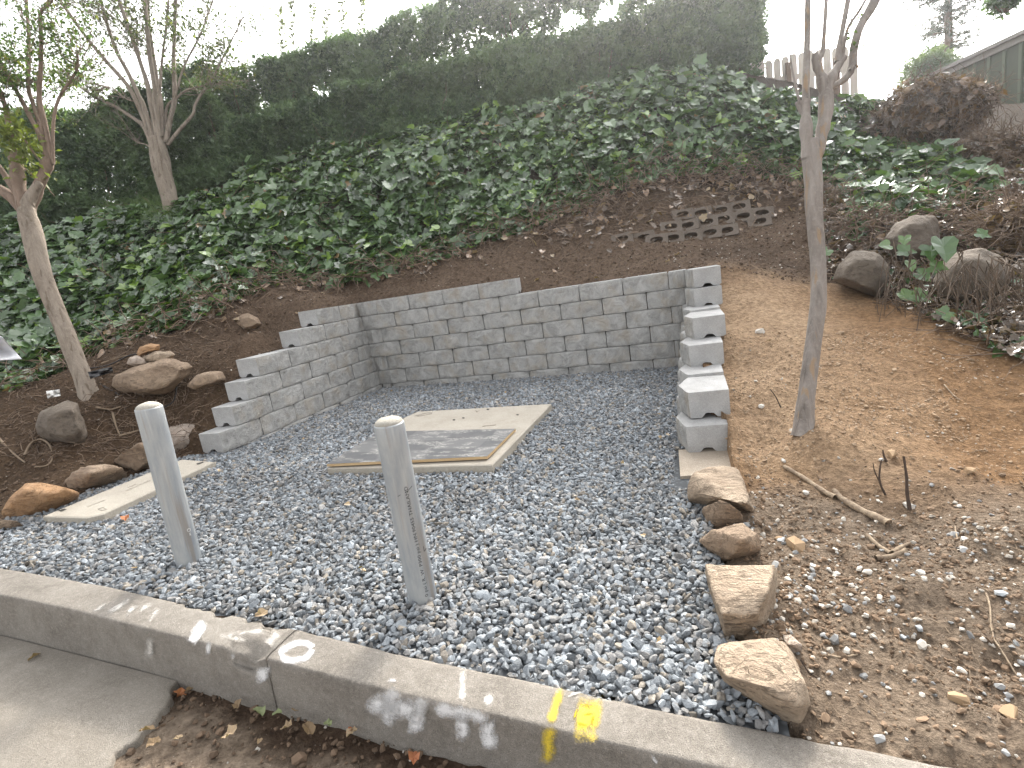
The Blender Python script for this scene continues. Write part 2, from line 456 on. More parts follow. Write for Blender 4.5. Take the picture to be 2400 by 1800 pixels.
def axis(segs):
    out = []
    for a, b, s in segs: out.append(np.arange(a, b-1e-6, s))
    out.append([segs[-1][1]]); return np.concatenate(out)
gx = axis([(-26, -12, 3.5), (-12, -4, .4), (-4, -2, .08), (-2, 5.4, .028), (5.4, 9, .25), (9, 14, .6), (14, 24, 2.5)])
gy = axis([(1.0, 1.2, .05), (1.2, 3.6, .026), (3.6, 7.0, .034), (7, 9, .1), (9, 14, .4), (14, 26, 2.4)])
GX, GY = np.meshgrid(gx, gy)
Z = terr(np.clip(GX, -14, 14), np.clip(GY, 0.5, 18))
pts = np.column_stack([GX.ravel(), GY.ravel(), np.zeros(GX.size)])
near = np.clip((12-np.hypot(GX-1, GY-3))/6, 0, 1)
rel = (fbm(pts*3.2, 4, 3)*.030 + fbm(pts*14, 3, 9)*.015 + np.maximum(0, vnoise(pts*26, 31)-.25)*.02).reshape(GX.shape)
smoothz = np.clip((GX-2.75)/.3, 0, 1)*np.clip((GY-2.4)/.6, 0, 1)*np.clip((6-GY)/.7, 0, 1)
Z = Z + rel*near*(1-.45*smoothz)
ins = inside(PAD, GX, GY)
pdl = pdist(PAD, GX, GY)
Z = np.where((GX < -.9) & (GY < 3.1) & ~ins, np.minimum(Z, zgrav(GX, GY)-.01+.22*pdl+.55*np.maximum(0, pdl-.5)+rel*.5), Z)
Z = np.where((GX > 2.5) & (GY < 2.75) & ~ins, np.minimum(Z, zgrav(GX, GY)-.01+.45*pdl+rel*.6), Z)
Z = np.where(ins, np.minimum(zgrav(GX, GY)-.14, Z), Z)
# the ground runs up against the kerb back
band = (GY < kback(GX)+.03) & ~ins
Z = np.where(band, np.minimum(Z, zk(GX)-.012), Z)
Z = np.where(GY < kback(GX)-.02, zk(GX)-.25, Z)
# soil colours
def cmixl(a, b, t): return a*(1-t[..., None])+np.asarray(b)*t[..., None]
T = np.ones(GX.shape+(3,))*np.array([.165, .122, .090])                                   # dug bank, dark reddish brown
sandy = smoothz*np.clip(1.5-pdist([(2.95, 2.9), (3.05, 4.4), (3.2, 5.6)], GX, GY, False)/.75, 0, 1)*np.clip((GX-2.6)/.2, 0, 1)
wob = (fbm(pts*1.7, 4, 21)*.25).reshape(GX.shape)
T = cmixl(T, (.30, .19, .105), np.clip((GX-2.6)/.2, 0, 1)*np.clip((5.9-GY)/.5, 0, 1))     # right hand ground
T = cmixl(T, (.46, .335, .22), np.clip(sandy+wob*(sandy > .02), 0, 1))
front = np.clip((GX-2.6)/.2, 0, 1)*np.clip((2.95-GY+wob)/.5, 0, 1)
T = cmixl(T, (.25, .20, .152), front)
LIM = np.array([hit(x, y)[:2] for x, y in ((1905, 640), (1960, 668), (2080, 708), (2200, 778), (2330, 835), (2450, 880))])
bey = (GX-np.interp(GY, LIM[::-1, 1], LIM[::-1, 0]))*(GY < LIM[0, 1]+.1)
T = cmixl(T, (.05, .037, .028), np.clip((bey+wob*.3)/.15, 0, 1)*(GX > 2.9)*(GY > LIM[-1, 1]))  # littered bank past the sand, darkened to stand in for shade among vines
T = cmixl(T, (.06, .046, .034), np.clip((terr(np.clip(GX, -14, 14), np.clip(GY, .5, 18))-1.75+wob)/.4, 0, 1)*(GY > 5.6))  # dark underlay painted below the ivy for deep gaps between leaves
leftf = np.clip((-1.0-GX)/.3, 0, 1)*np.clip((4.6-GY)/1.0, 0, 1)
T = cmixl(T, (.105, .072, .047), leftf)
ny, nx = GX.shape
ii = (np.arange(ny-1)[:, None]*nx+np.arange(nx-1)[None, :]).ravel()
quads = np.stack([ii, ii+1, ii+nx+1, ii+nx], -1)
VT = np.column_stack([GX.ravel(), GY.ravel(), Z.ravel()])
o = fast_mesh('hillside', VT, quads, SOIL, smooth=True, attrs={'tint': ('FLOAT_COLOR', np.column_stack([T.reshape(-1, 3), np.ones(T.size//3)]))})
o['kind'] = 'structure'; o['label'] = 'bare brown soil bank rising behind the block wall and spreading out right of the gravel'
_zi_x, _zi_y, _zi = gx, gy, Z
def zsurf(x, y):
    """height of the finished ground mesh (bilinear)"""
    x = np.asarray(x, float); y = np.asarray(y, float)
    i = np.clip(np.searchsorted(gx, x)-1, 0, nx-2); j = np.clip(np.searchsorted(gy, y)-1, 0, ny-2)
    tx = (x-gx[i])/(gx[i+1]-gx[i]); ty = (y-gy[j])/(gy[j+1]-gy[j])
    return (Z[j, i]*(1-tx)+Z[j, i+1]*tx)*(1-ty)+(Z[j+1, i]*(1-tx)+Z[j+1, i+1]*tx)*ty

# ------------------------------------------------------------------ gravel pad
M = Mat('gravel_bed'); v = M.coord('Object')
M.color(M.ramp(M.voro(v, 38), [(0, (.16, .17, .18)), (.5, (.06, .065, .07))])).rough(.95); GBED = M.m
bx = np.arange(-3.2, 2.95, .06); by = np.arange(1.15, 5.8, .06)
BX, BY = np.meshgrid(bx, by); keep = inside(PAD, BX[:-1, :-1]+.03, BY[:-1, :-1]+.03).ravel()
nbx = len(bx); ii = (np.arange(len(by)-1)[:, None]*nbx+np.arange(nbx-1)[None, :]).ravel()[keep]
o = fast_mesh('gravel_bed', np.column_stack([BX.ravel(), BY.ravel(), (zgrav(BX, BY)-.022).ravel()]), np.stack([ii, ii+1, ii+nbx+1, ii+nbx], -1), GBED)
o['kind'] = 'structure'; o['label'] = 'packed base under the loose grey gravel'

def hull_stone(seed, sub=False, n=19, sq=(1, .8, .62)):
    r = np.random.default_rng(seed)
    q = r.normal(size=(n, 3)); q = np.sign(q)*np.abs(q)**.75; q /= (np.abs(q)**2.6).sum(1)[:, None]**(1/2.6); q *= r.uniform(.86, 1.0, (n, 1))*np.array(sq)*.5
    bm = bmesh.new()
    for c in q: bm.verts.new(c)
    bmesh.ops.convex_hull(bm, input=bm.verts[:])
    me = bpy.data.meshes.new('stone_form'); bm.to_mesh(me); bm.free(); return me
M = Mat('crushed_stone'); t_ = M.attr('tint', 'INSTANCER'); v = M.coord('Object')
c = M.mix(M.ramp(M.noise(v, 3.5, 4, .7), [(.3, 0), (.7, 1)]), M.mix(1.0, t_, (.72, .73, .75), 'MULTIPLY'), M.mix(1.0, t_, (1.22, 1.21, 1.2), 'MULTIPLY'))
M.color(c).rough(.8); M.bump(M.noise(v, 9, 3), .3, .08); STONE = M.m
forms = [hull_stone(100+i, sq=(1, random.uniform(.66, .9), random.uniform(.45, .68))) for i in range(16)]

SLABP = [gp(1292, 945, .04), gp(1154, 1091, .04), gp(766, 1096, .04), gp(949, 978, .04), gp(979, 965, .04)]
LIDP = [gp(100, 1210, .03), gp(202, 1213, .03), gp(243, 1204, .03), gp(290, 1182, .03), gp(505, 1082, .03), gp(428, 1076, .03)]
B1 = gp(442, 1310); B2 = gp(990, 1394)
def jgrid(x0, x1, y0, y1, s, r, jit=.45):
    xs = np.arange(x0, x1, s); ys = np.arange(y0, y1, s); X, Y = np.meshgrid(xs, ys)
    return (X+r.uniform(-jit, jit, X.shape)*s).ravel(), (Y+r.uniform(-jit, jit, Y.shape)*s).ravel()
gr = np.random.default_rng(5)
X1, Y1 = jgrid(-2.6, 2.9, 1.2, 5.56, .0205, gr); X2, Y2 = jgrid(-2.6, 2.9, 1.2, 5.56, .0265, gr)
X = np.concatenate([X1, X2]); Y = np.concatenate([Y1, Y2]); lay = np.concatenate([np.zeros(len(X1)), np.ones(len(X2))])
k = inside(PAD, X, Y) & ~inside(np.array([p[:2] for p in SLABP]), X, Y) & ~inside(np.array([p[:2] for p in LIDP]), X, Y)
k &= (Y > kback(X)+.004+.012*gr.random(len(X))) & (X > -2.3)
for b in (B1, B2): k &= np.hypot(X-b[0], Y-b[1]) > .052
X, Y, lay = X[k], Y[k], lay[k]; n = len(X)
size = np.clip(gr.lognormal(math.log(.029), .26, n), .015, .055)
k_s = (X > 2.58) & (X < 2.93) & (Y > 2.70) & (Y < 3.3)
zz = zgrav(X, Y)-.018-.06*k_s+lay*.010+gr.uniform(-.004, .006, n) - .012*np.exp(-((Y-kback(X))/.06)**2)*(X < 2.5)+.006*(X > 2.55)*(Y < 1.7)
zz += (fbm(np.column_stack([X, Y, 0*X])*2.2, 3, 77)*.007)
shade = np.clip(gr.normal(.275, .075, n), .11, .5)*(1+.10*fbm(np.column_stack([X, Y, 0*X])*1.6, 3, 78))
hue = gr.random(n)
colr = shade[:, None]*np.where(hue[:, None] < .62, np.array([.93, 1.0, 1.055]), np.where(hue[:, None] < .93, np.array([1.02, 1.0, .965]), np.array([1.1, .98, .82])))
rot = np.column_stack([gr.normal(0, .55, n), gr.normal(0, .55, n), gr.uniform(0, 6.28, n)])
scl = size[:, None]*np.column_stack([gr.uniform(.95, 1.3, n), gr.uniform(.85, 1.1, n), gr.uniform(.8, 1.1, n)])
o = scatter('gravel', forms, np.column_stack([X, Y, zz]), rot, scl, gr.integers(0, 16, n), colr, STONE)
o['kind'] = 'stuff'; o['label'] = 'blue grey crushed gravel filling the pad between kerb and block wall'

# ------------------------------------------------------------------ kerb
kerb = empty('kerb', (1.0, 1.15, 0)); kerb['kind'] = 'structure'; kerb['label'] = 'weathered concrete kerb with white and yellow spray paint marks'
JX = 1.30
def kerb_section(x0, x1):
    xs = np.arange(x0, x1+1e-6, .02 if x0 > -2 else .02); xs[-1] = x1
    prof = []                       # (t across, dz) filled per x
    rows = []
    for x in xs:
        yb, yf, z, h = float(kback(x)), float(kfront(x)), float(zk(x)), float(kface(x))
        w = yb-yf; r = .011
        row = [(yb+.006, z-.22), (yb, z-.004)]
        for t in np.linspace(.08, .90, 9): row.append((yb-w*t, z+.001*math.sin(t*3)))
        for a in (20, 45, 70): row.append((yf+r-r*math.sin(math.radians(a)), z-r+r*math.cos(math.radians(a))))
        for t in np.linspace(.1, 1, 8): row.append((yf-.010*t, z-r-(h+.06-r)*t))
        rows.append([(x, a, b) for a, b in row])
    R = np.array(rows); nr, nc = R.shape[:2]; V = R.reshape(-1, 3)
    nz = fbm(V*2.2, 3, 5)*.0022+fbm(V*60, 2, 8)*.0006
    V[:, 2] += nz*(V[:, 2] > -9); V[:, 1] += fbm(V*2.4, 3, 15)*.0025
    # ragged back edge
    eb = np.tile(np.arange(nc) < 3, nr)
    V[:, 1] -= np.where(eb, np.maximum(0, fbm(np.column_stack([V[:, 0]*14, V[:, 0]*0, V[:, 0]*0]), 4, 41))*.016*(np.exp(-((V[:, 0]-1.02)/.28)**2)*2.2+.25), 0)
    # broken corner beside the joint
    cx, cw = 1.19, .095
    d = np.clip(1-np.abs(V[:, 0]-cx)/cw, 0, 1); yf_ = kfront(V[:, 0])
    dep = np.clip(1-(V[:, 1]-yf_)/.075, 0, 1.3)*np.clip((V[:, 2]-(zk(V[:, 0])-.055))/.03, 0, 1)
    cut = np.where(d > 0, np.sqrt(d), 0)*dep*(.052+.022*fbm(V*34, 3, 3))
    V[:, 2] -= cut; V[:, 1] += cut*.25
    i = (np.arange(nr-1)[:, None]*nc+np.arange(nc-1)[None, :]).ravel()
    Fq = np.stack([i, i+nc, i+nc+1, i+1], -1)
    o = fast_mesh('kerb_section', V, Fq, KERB, smooth=True)
    # end caps
    bm = bmesh.new(); bm.from_mesh(o.data); bm.verts.ensure_lookup_table()
    for base in (0, (nr-1)*nc):
        ring = [bm.verts[base+c] for c in range(nc)]
        try: bm.faces.new(ring)
        except Exception: pass
    bm.to_mesh(o.data); bm.free()
    child(o, kerb); return o
kerb_section(-4.0, JX-.003); kerb_section(JX+.004, 4.6); kerb_section(4.61, 9.0)

# paint on the kerb: thin sprayed films on its own surfaces
def paint_mat(name, colr, dens):
    M = Mat(name); v = M.coord('Object'); s = M.attr('soft', out='Fac')
    n = M.noise(v, 190, 5, .8); n2 = M.noise(v, 22, 3)
    k = M.math('ADD', M.math('MULTIPLY', s, dens), M.math('ADD', M.math('MULTIPLY', M.math('SUBTRACT', n, .5), 1.7), M.math('MULTIPLY', M.math('SUBTRACT', n2, .5), 1.3)))
    al = M.math('MULTIPLY', M.ramp(k, [(.18, 0), (1.2, .95)]), M.ramp(s, [(0, 0), (.22, 1)]))
    M.color(M.mix(n2, colr, tuple(x*.86 for x in colr))).rough(.8); M.link(al, M.b.inputs['Alpha']); return M.m
WHITE = paint_mat('white_spray_paint', (.80, .80, .80), 1.0); WHITEF = paint_mat('faded_white_paint', (.66, .63, .58), .78)
YEL = paint_mat('yellow_spray_paint', (.72, .54, .05), .92); YELD = paint_mat('stamped_yellow_line', (.50, .36, .01), 1.3)
def kt(px, py): p = gp(px, py, .0035); return p
def kf(px, py):
    d = ray(px, py); t = 1.0
    for _ in range(40):
        p = CAM+d*t; yf = float(kfront(p[0]))-.0085; t = .5*t+.5*(yf/d[1])
    p = CAM+d*t; p[1] = float(kfront(p[0]))-.010*min(1, max(0, (zk(p[0])-p[2])/.25))-.0055; return p
def film(pts, w, mat, face=False, n=16, closed=False):
    """soft ribbon along pixel points; w in pixels"""
    fn = kf if face else kt
    pp = np.array(pts, float)
    q = smooth_path(np.column_stack([pp, np.zeros(len(pp))]), n)[:, :2]
    t = np.gradient(q, axis=0); t /= np.linalg.norm(t, axis=1)[:, None]; nn = np.column_stack([-t[:, 1], t[:, 0]])
    V = []; S = []; cols = (-1.35, -.6, 0, .6, 1.35)
    for i in range(n):
        e = 1.0 if closed else min(1, min(i, n-1-i)/3.0)
        for c in cols:
            V.append(fn(*(q[i]+nn[i]*c*w/2))); S.append((1-min(1, abs(c)/1.35)**1.2)*e)
    Fq = [(i*5+j, i*5+j+1, i*5+j+6, i*5+j+5) for i in range(n-1) for j in range(4)]
    o = fast_mesh('paint_mark', V, Fq, mat, attrs={'soft': ('FLOAT', S)}); child(o, kerb); return o
def fx(s, o, pts): return [(o[0]+x/s, o[1]+y/s) for x, y in pts]
film([(479, 1450), (463, 1480), (448, 1510)], 26, WHITE); film([(488, 1500), (484, 1543)], 13, WHITE, True, 8)
film([(352, 1487), (350, 1552)], 20, WHITEF, True, 10)
film([(546, 1530), (543, 1552)], 16, WHITE, True, 6)
film([(612, 1560), (622, 1602)], 34, WHITE, True, 10); film([(655, 1480), (640, 1497), (625, 1515)], 30, WHITEF)
ring = [(696+36*math.cos(a)+6*math.sin(a), 1527-20*math.sin(a)-3*math.cos(a)) for a in np.linspace(.3, 2*math.pi+.1, 14)]
film(ring, 17, WHITE, False, 30, True)
for a in ([(215, 1437), (255, 1410)], [(250, 1440), (310, 1402)], [(288, 1450), (325, 1410)], [(345, 1458), (385, 1413)], [(318, 1440), (360, 1412)], [(545, 1490), (600, 1480), (640, 1488)], [(520, 1500), (560, 1478)], [(500, 1490), (590, 1500)]):
    film(a, 14, WHITEF, False, 8)
for a, w in (([(921, 1606), (915, 1650), (905, 1712)], 30), ([(985, 1630), (980, 1680), (974, 1726)], 30), ([(1084, 1655), (1085, 1690), (1088, 1742)], 26), ([(1138, 1690), (1145, 1720), (1152, 1762)], 30), ([(852, 1640), (920, 1655), (1003, 1668)], 40), ([(1000, 1660), (1080, 1672), (1150, 1690)], 26)):
    film(a, w*1.3, WHITE, True, 14)
film([(1086, 1562), (1082, 1648)], 20, WHITEF); film([(921, 1588), (920, 1602)], 22, WHITE, False, 6); film([(1150, 1620), (1140, 1660)], 20, WHITEF, False, 8)
film([(1317, 1609), (1302, 1655), (1287, 1702)], 22, YEL); film([(1289, 1700), (1285, 1745), (1280, 1796)], 34, YEL, True)
film([(1345, 1680), (1375, 1684), (1412, 1690)], 96, YEL, False, 16)
for a in ([(1357, 1650), (1394, 1656)], [(1356, 1651), (1342, 1694)], [(1342, 1694), (1386, 1702)], [(1392, 1672), (1386, 1702)], [(1366, 1676), (1392, 1672)]):
    film(a, 6, YELD, False, 8)
film([(1326, 1640), (1346, 1625), (1392, 1618)], 7, WHITEF, False, 8); film([(1518, 1758), (1535, 1785), (1545, 1793)], 10, WHITE, True, 6)

# ------------------------------------------------------------------ street side
def zroad(x): return zk(x)-kface(x)
def rp(px, py, dz=0.0):
    d = ray(px, py); z = -.15
    for _ in range(60):
        p = CAM+d*((z-CAM[2])/d[2]); z = .5*z+.5*(float(zroad(p[0]))+dz)
    return p
# dirt gutter
xs = axis([(-6, -.6, .3), (-.6, 2.9, .022), (2.9, 7, .2)]); ys = axis([(-14, 0, 2), (0, .7, .1), (.7, 1.2, .02)])
SX, SY = np.meshgrid(xs, ys); q = np.column_stack([SX.ravel(), SY.ravel(), 0*SX.ravel()])
SZ = zroad(SX)-.028+(fbm(q*5, 4, 61)*.010+fbm(q*22, 3, 62)*.006).reshape(SX.shape)
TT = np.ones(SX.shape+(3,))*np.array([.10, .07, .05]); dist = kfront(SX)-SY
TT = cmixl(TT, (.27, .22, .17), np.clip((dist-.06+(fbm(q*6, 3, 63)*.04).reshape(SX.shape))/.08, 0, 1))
n2x = len(xs); ii = (np.arange(len(ys)-1)[:, None]*n2x+np.arange(n2x-1)[None, :]).ravel()
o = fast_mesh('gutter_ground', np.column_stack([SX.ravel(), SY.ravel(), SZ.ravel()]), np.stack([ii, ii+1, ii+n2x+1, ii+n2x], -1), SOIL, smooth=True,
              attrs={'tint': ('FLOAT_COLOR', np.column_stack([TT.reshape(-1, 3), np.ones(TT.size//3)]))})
o['kind'] = 'structure'; o['label'] = 'dirt strip with dry leaves in front of the kerb'
# broken concrete apron
edge_px = [(402, 1606), (400, 1634), (382, 1660), (362, 1690), (335, 1712), (318, 1735), (290, 1752), (268, 1766), (262, 1784), (248, 1802), (225, 1840)]
e = [rp(x, y) for x, y in edge_px]
edge = smooth_path(np.array(e), 60); edge[:, :2] += np.column_stack([fbm(edge*30, 3, 2), fbm(edge*30, 3, 4)])*.006
edge[0, 1] = float(kfront(edge[0, 0]))-.014
rows = []
for p in edge:
    rows.append([(x, p[1], zroad(x)) for x in np.concatenate([[-14], p[0]-np.linspace(3, .02, 40), [p[0]-.004]])]+[(p[0], p[1], zroad(p[0])-.008), (p[0]+.003, p[1], zroad(p[0])-.06)])
R = np.array(rows)
last = R[-1].copy(); last[:, 1] = -14; R = np.concatenate([R, last[None]])
# front edge of the slab follows the kerb
for i in range(R.shape[1]): R[0, i, 1] = float(kfront(R[0, i, 0]))-.012
for i in range(1, 20):
    w = 1-i/20
    R[i, :, 1] = R[i, :, 1]*(1-w)+(R[i, :, 1]-edge[0, 1]+kfront(R[i, :, 0])-.012)*w
nr, nc = R.shape[:2]; V = R.reshape(-1, 3); V[:, 2] += fbm(V*3, 3, 5)*.003
ii = (np.arange(nr-1)[:, None]*nc+np.arange(nc-1)[None, :]).ravel()
o = fast_mesh('road', V, np.stack([ii, ii+nc, ii+nc+1, ii+1], -1), ROADM, smooth=False)
o['kind'] = 'structure'; o['label'] = 'worn concrete driveway apron with a broken edge'

# ------------------------------------------------------------------ retaining wall of split faced blocks
BW, BH, BD = .46, .1751, .245
def block_mesh(seed, bevel=.030):
    """front (rough, two facets) faces -y, x along the course, origin at bottom centre of the front corners"""
    r = np.random.default_rng(seed); nx, nz = 22, 9
    V = []; 
    hx = BW/2-.0035; hz = BH-.006
    for j in range(nz+1):
        for i in range(nx+1):
            a = -1+2*i/nx; b = j/nz
            V.append((a*hx, -bevel*(1-abs(a)), b*hz))
    V = np.array(V); off = seed*3.7
    a = np.abs(V[:, 0])/hx; bz = np.abs(V[:, 2]/hz-.5)*2
    nzv = fbm(np.column_stack([V[:, 0]*9+off, V[:, 2]*9, V[:, 0]*0+off]), 4, seed)*.0065 + vnoise(np.column_stack([V[:, 0]*45+off, V[:, 2]*45, 0*V[:, 0]]), seed)*.0028
    edge = np.clip((bz-.84)/.16, 0, 1)**2*.0045 + np.clip((a-.95)/.05, 0, 1)**2*.004
    V[:, 1] += nzv*(1-.5*np.clip((bz-.8)/.2, 0, 1)) + edge
    V[:, 0] -= np.sign(V[:, 0])*np.clip((a-.95)/.05, 0, 1)*np.clip((bz-.75)/.25, 0, 1)*.004
    F = [(j*(nx+1)+i, j*(nx+1)+i+1, (j+1)*(nx+1)+i+1, (j+1)*(nx+1)+i) for j in range(nz) for i in range(nx)]
    mi = [0]*len(F); V = [tuple(q) for q in V]
    # rear profile with the pin channel cut in the underside (y, z)
    n0 = len(V); tp = .020
    top = [nz*(nx+1)+i for i in range(nx+1)]; bot = list(range(nx+1))
    prof = [(BD, hz), (BD, .012), (BD*.92, 0.0), (BD*.70, 0), (BD*.64, .016), (BD*.60, .027), (BD*.46, .030), (BD*.40, .027), (BD*.36, .014), (BD*.30, 0)]
    ids = {}
    for s in (-1, 1):
        for k, (y, z) in enumerate(prof):
            ids[(s, k)] = len(V); V.append((s*(hx-tp*y/BD), y, z))
    L = [j*(nx+1) for j in range(nz+1)]; Rr = [j*(nx+1)+nx for j in range(nz+1)]
    K = len(prof)
    F.append(tuple(top+[ids[(1, 0)], ids[(-1, 0)]])); mi.append(1)
    for k in range(K-1):
        F.append((ids[(1, k)], ids[(1, k+1)], ids[(-1, k+1)], ids[(-1, k)])); mi.append(1)
    F.append(tuple(bot[::-1]+[ids[(-1, K-1)], ids[(1, K-1)]])); mi.append(1)
    F.append(tuple(L+[ids[(-1, k)] for k in range(K)])); mi.append(1)
    F.append(tuple(Rr[::-1]+[ids[(1, k)] for k in range(K-1, -1, -1)])); mi.append(1)
    me = bpy.data.meshes.new('block'); me.from_pydata(V, [], F); me.materials.append(BLOCK); me.materials.append(BLOCK_END)
    me.polygons.foreach_set('material_index', mi); me.update(); return me
BMESH = [block_mesh(s) for s in range(1, 8)]
BEND = [block_mesh(s, .060) for s in range(11, 15)]      # the deeper faced stones of the right wing
wall = empty('retaining_wall', (.8, 5.6, 0))
tag(wall, 'new three sided retaining wall of pale grey split face concrete blocks around the gravel', 'retaining wall')
br = np.random.default_rng(21)
def put_block(x, y, z, rz, sx=1.0, mesh=None, name='block'):
    o = bpy.data.objects.new(name, mesh or BMESH[br.integers(0, len(BMESH))]); COL.objects.link(o)
    o.location = (x, y, z); o.rotation_euler = (0, 0, rz); o.scale = (sx, 1, 1)
    return child(o, wall)
TOP0 = .9720                                   # top of the course that is level with the right hand end
def ztop(k): return TOP0+k*BH
XLB = {1: -1.20, 0: -1.165, -1: -1.145, -2: -1.135, -3: -1.11, -4: -1.085, -5: -1.06}
XRB = {0: 2.685, -1: 2.66, -2: 2.635, -3: 2.61, -4: 2.585, -5: 2.555}
YF = 5.558
for k in range(1, -6, -1):
    half = .5 if k % 2 == 0 else 0.0
    xl = XLB[k]; xr = 2*BW+.001 if k == 1 else XRB[k]+.02
    e = [xl]; j = math.floor(xl/BW-half)+1
    while (j+half)*BW < xr-.03:
        if (j+half)*BW > xl+.07: e.append((j+half)*BW)
        j += 1
    e.append(xr)
    for a, b in zip(e[:-1], e[1:]):
        put_block((a+b)/2, YF+.015+br.uniform(-.004, .004), ztop(k)-BH, br.normal(0, .004), (b-a)/BW-.002)
# left wing: front corner of every course (inner x, y)
LW = {1: (-1.15, 4.755), 0: (-1.095, 4.348), -1: (-1.035, 3.677), -2: (-1.012, 3.475), -3: (-.995, 3.263), -4: (-.990, 3.076), -5: (-.985, 3.30)}
for k, (x0, y0) in LW.items():
    x1, y1 = XLB[k]-.012, YF+.10
    L_ = math.hypot(x1-x0, y1-y0); dx, dy = (x1-x0)/L_, (y1-y0)/L_
    ang = math.atan2(dy, dx)                   # course runs along +Y, rough face looks to +X
    s = 0
    while s < L_-.03:
        w = min(BW, L_-s); c = s+w/2
        if w > .08: put_block(x0+dx*c+br.uniform(-.003, .003), y0+dy*c, ztop(k)-BH, ang, w/BW-.002)
        s += w
RW = {0: (2.764, 5.20), -1: (2.759, 5.10), -2: (2.735, 4.379), -3: (2.695, 4.093), -4: (2.681, 3.358), -5: (2.655, 3.215)}
DZR = {-2: -.004, -4: -.003, -5: -.006}
for k, (x0, y0) in RW.items():
    x1, y1 = XRB[k]+.06, YF+.1
    L_ = math.hypot(x1-x0, y1-y0); dx, dy = (x1-x0)/L_, (y1-y0)/L_
    ang = math.atan2(dy, dx)+math.pi           # rough face looks to -X
    s = 0; first = True
    while s < L_-.03:
        w = min(BW, L_-s); c = s+w/2
        if w > .06: put_block(x0+dx*c, y0+dy*c, ztop(k)-BH+(DZR.get(k, 0) if first else .012), ang+(0 if first else br.normal(0, .012)), w/BW-.002, BEND[br.integers(0, 4)])
        s += w; first = False
# tan footing block under the right hand end
c = np.array([gp(1587, 1068, -.02)[:2], gp(1706, 1054, -.02)[:2], gp(1710, 1088, -.02)[:2], gp(1600, 1108, -.02)[:2]])
zt = ztop(-5)-BH-.0035
FOOT = concrete('tan_footing_concrete', (.36, .30, .235), (.46, .39, .31), (.52, .46, .38), .5).m
top = [(2.60, 3.28, zt), (2.89, 3.30, zt), (2.90, 2.92, zt-.004), (2.62, 2.86, zt-.004)]
V, Fs = prism(top, [(p[0], p[1], zt-.12) for p in top])
o = link_mesh('footing_block', V, Fs, FOOT, None); child(o, wall); o['label'] = 'tan footing block below the right end'

# ------------------------------------------------------------------ bollards
M = Mat('galvanised_steel'); v = M.coord('Object')
n1 = M.noise(M.mapping(v, (7, 7, 1.6)), 1.5, 5, .65, .5); n2 = M.noise(M.mapping(v, (40, 40, 3)), 1, 4, .7); n3 = M.noise(v, 60, 4, .7)
c = M.mix(M.ramp(n1, [(.36, 0), (.64, 1)]), (.30, .325, .35), (.46, .465, .455))
c = M.mix(M.ramp(n2, [(.55, 0), (.72, .55)]), c, (.54, .54, .52))
c = M.mix(M.ramp(M.noise(M.mapping(v, (26, 26, 1.2)), 1, 3), [(.62, 0), (.7, .6)]), c, (.30, .25, .20))
c = M.mix(M.ramp(n3, [(.66, 0), (.75, .4)]), c, (.2, .22, .24))
M.color(c); M.b.inputs['Metallic'].default_value = .42; M.rough(M.ramp(n1, [(.3, .42), (.7, .62)])); M.bump(n3, .12, .004); STEEL = M.m
CAPM = concrete('bollard_cap_cement', (.33, .31, .265), (.46, .43, .375), (.52, .49, .43), .5, True, 2.0).m
INK = Mat('black_stencil_ink').color((.03, .03, .035)).rough(.7).m
INKW = Mat('white_chalk_mark').color((.7, .7, .68)).rough(.8).m
def on_pipe(co, R): 
    """bend x (around) and z (up) onto a pipe of radius R, angle measured from -Y"""
    a = co.x/R; return Vector((math.sin(a)*(R+co.y), -math.cos(a)*(R+co.y), co.z))
def text_on_pipe(body, size, ang, z0, R, parent, mat, length=None):
    cu = bpy.data.curves.new('lettering', 'FONT'); cu.body = body; cu.size = size; cu.resolution_u = 2
    tmp = bpy.data.objects.new('lettering', cu); COL.objects.link(tmp)
    dg = bpy.context.evaluated_depsgraph_get(); me = bpy.data.meshes.new_from_object(tmp.evaluated_get(dg))
    bpy.data.objects.remove(tmp); bpy.data.curves.remove(cu)
    xs = [q.co.x for q in me.vertices]; sc = (length/(max(xs)-min(xs))) if length else 1
    for q in me.vertices:                      # text runs upwards, letter tops to the viewer's left
        q.co = on_pipe(Vector((ang*R-q.co.y, .0012, z0+q.co.x*sc)), R)
    me.materials.append(mat); me.name = 'stencil_lettering'
    o = bpy.data.objects.new('stencil_lettering', me); COL.objects.link(o); o.parent = parent; return o
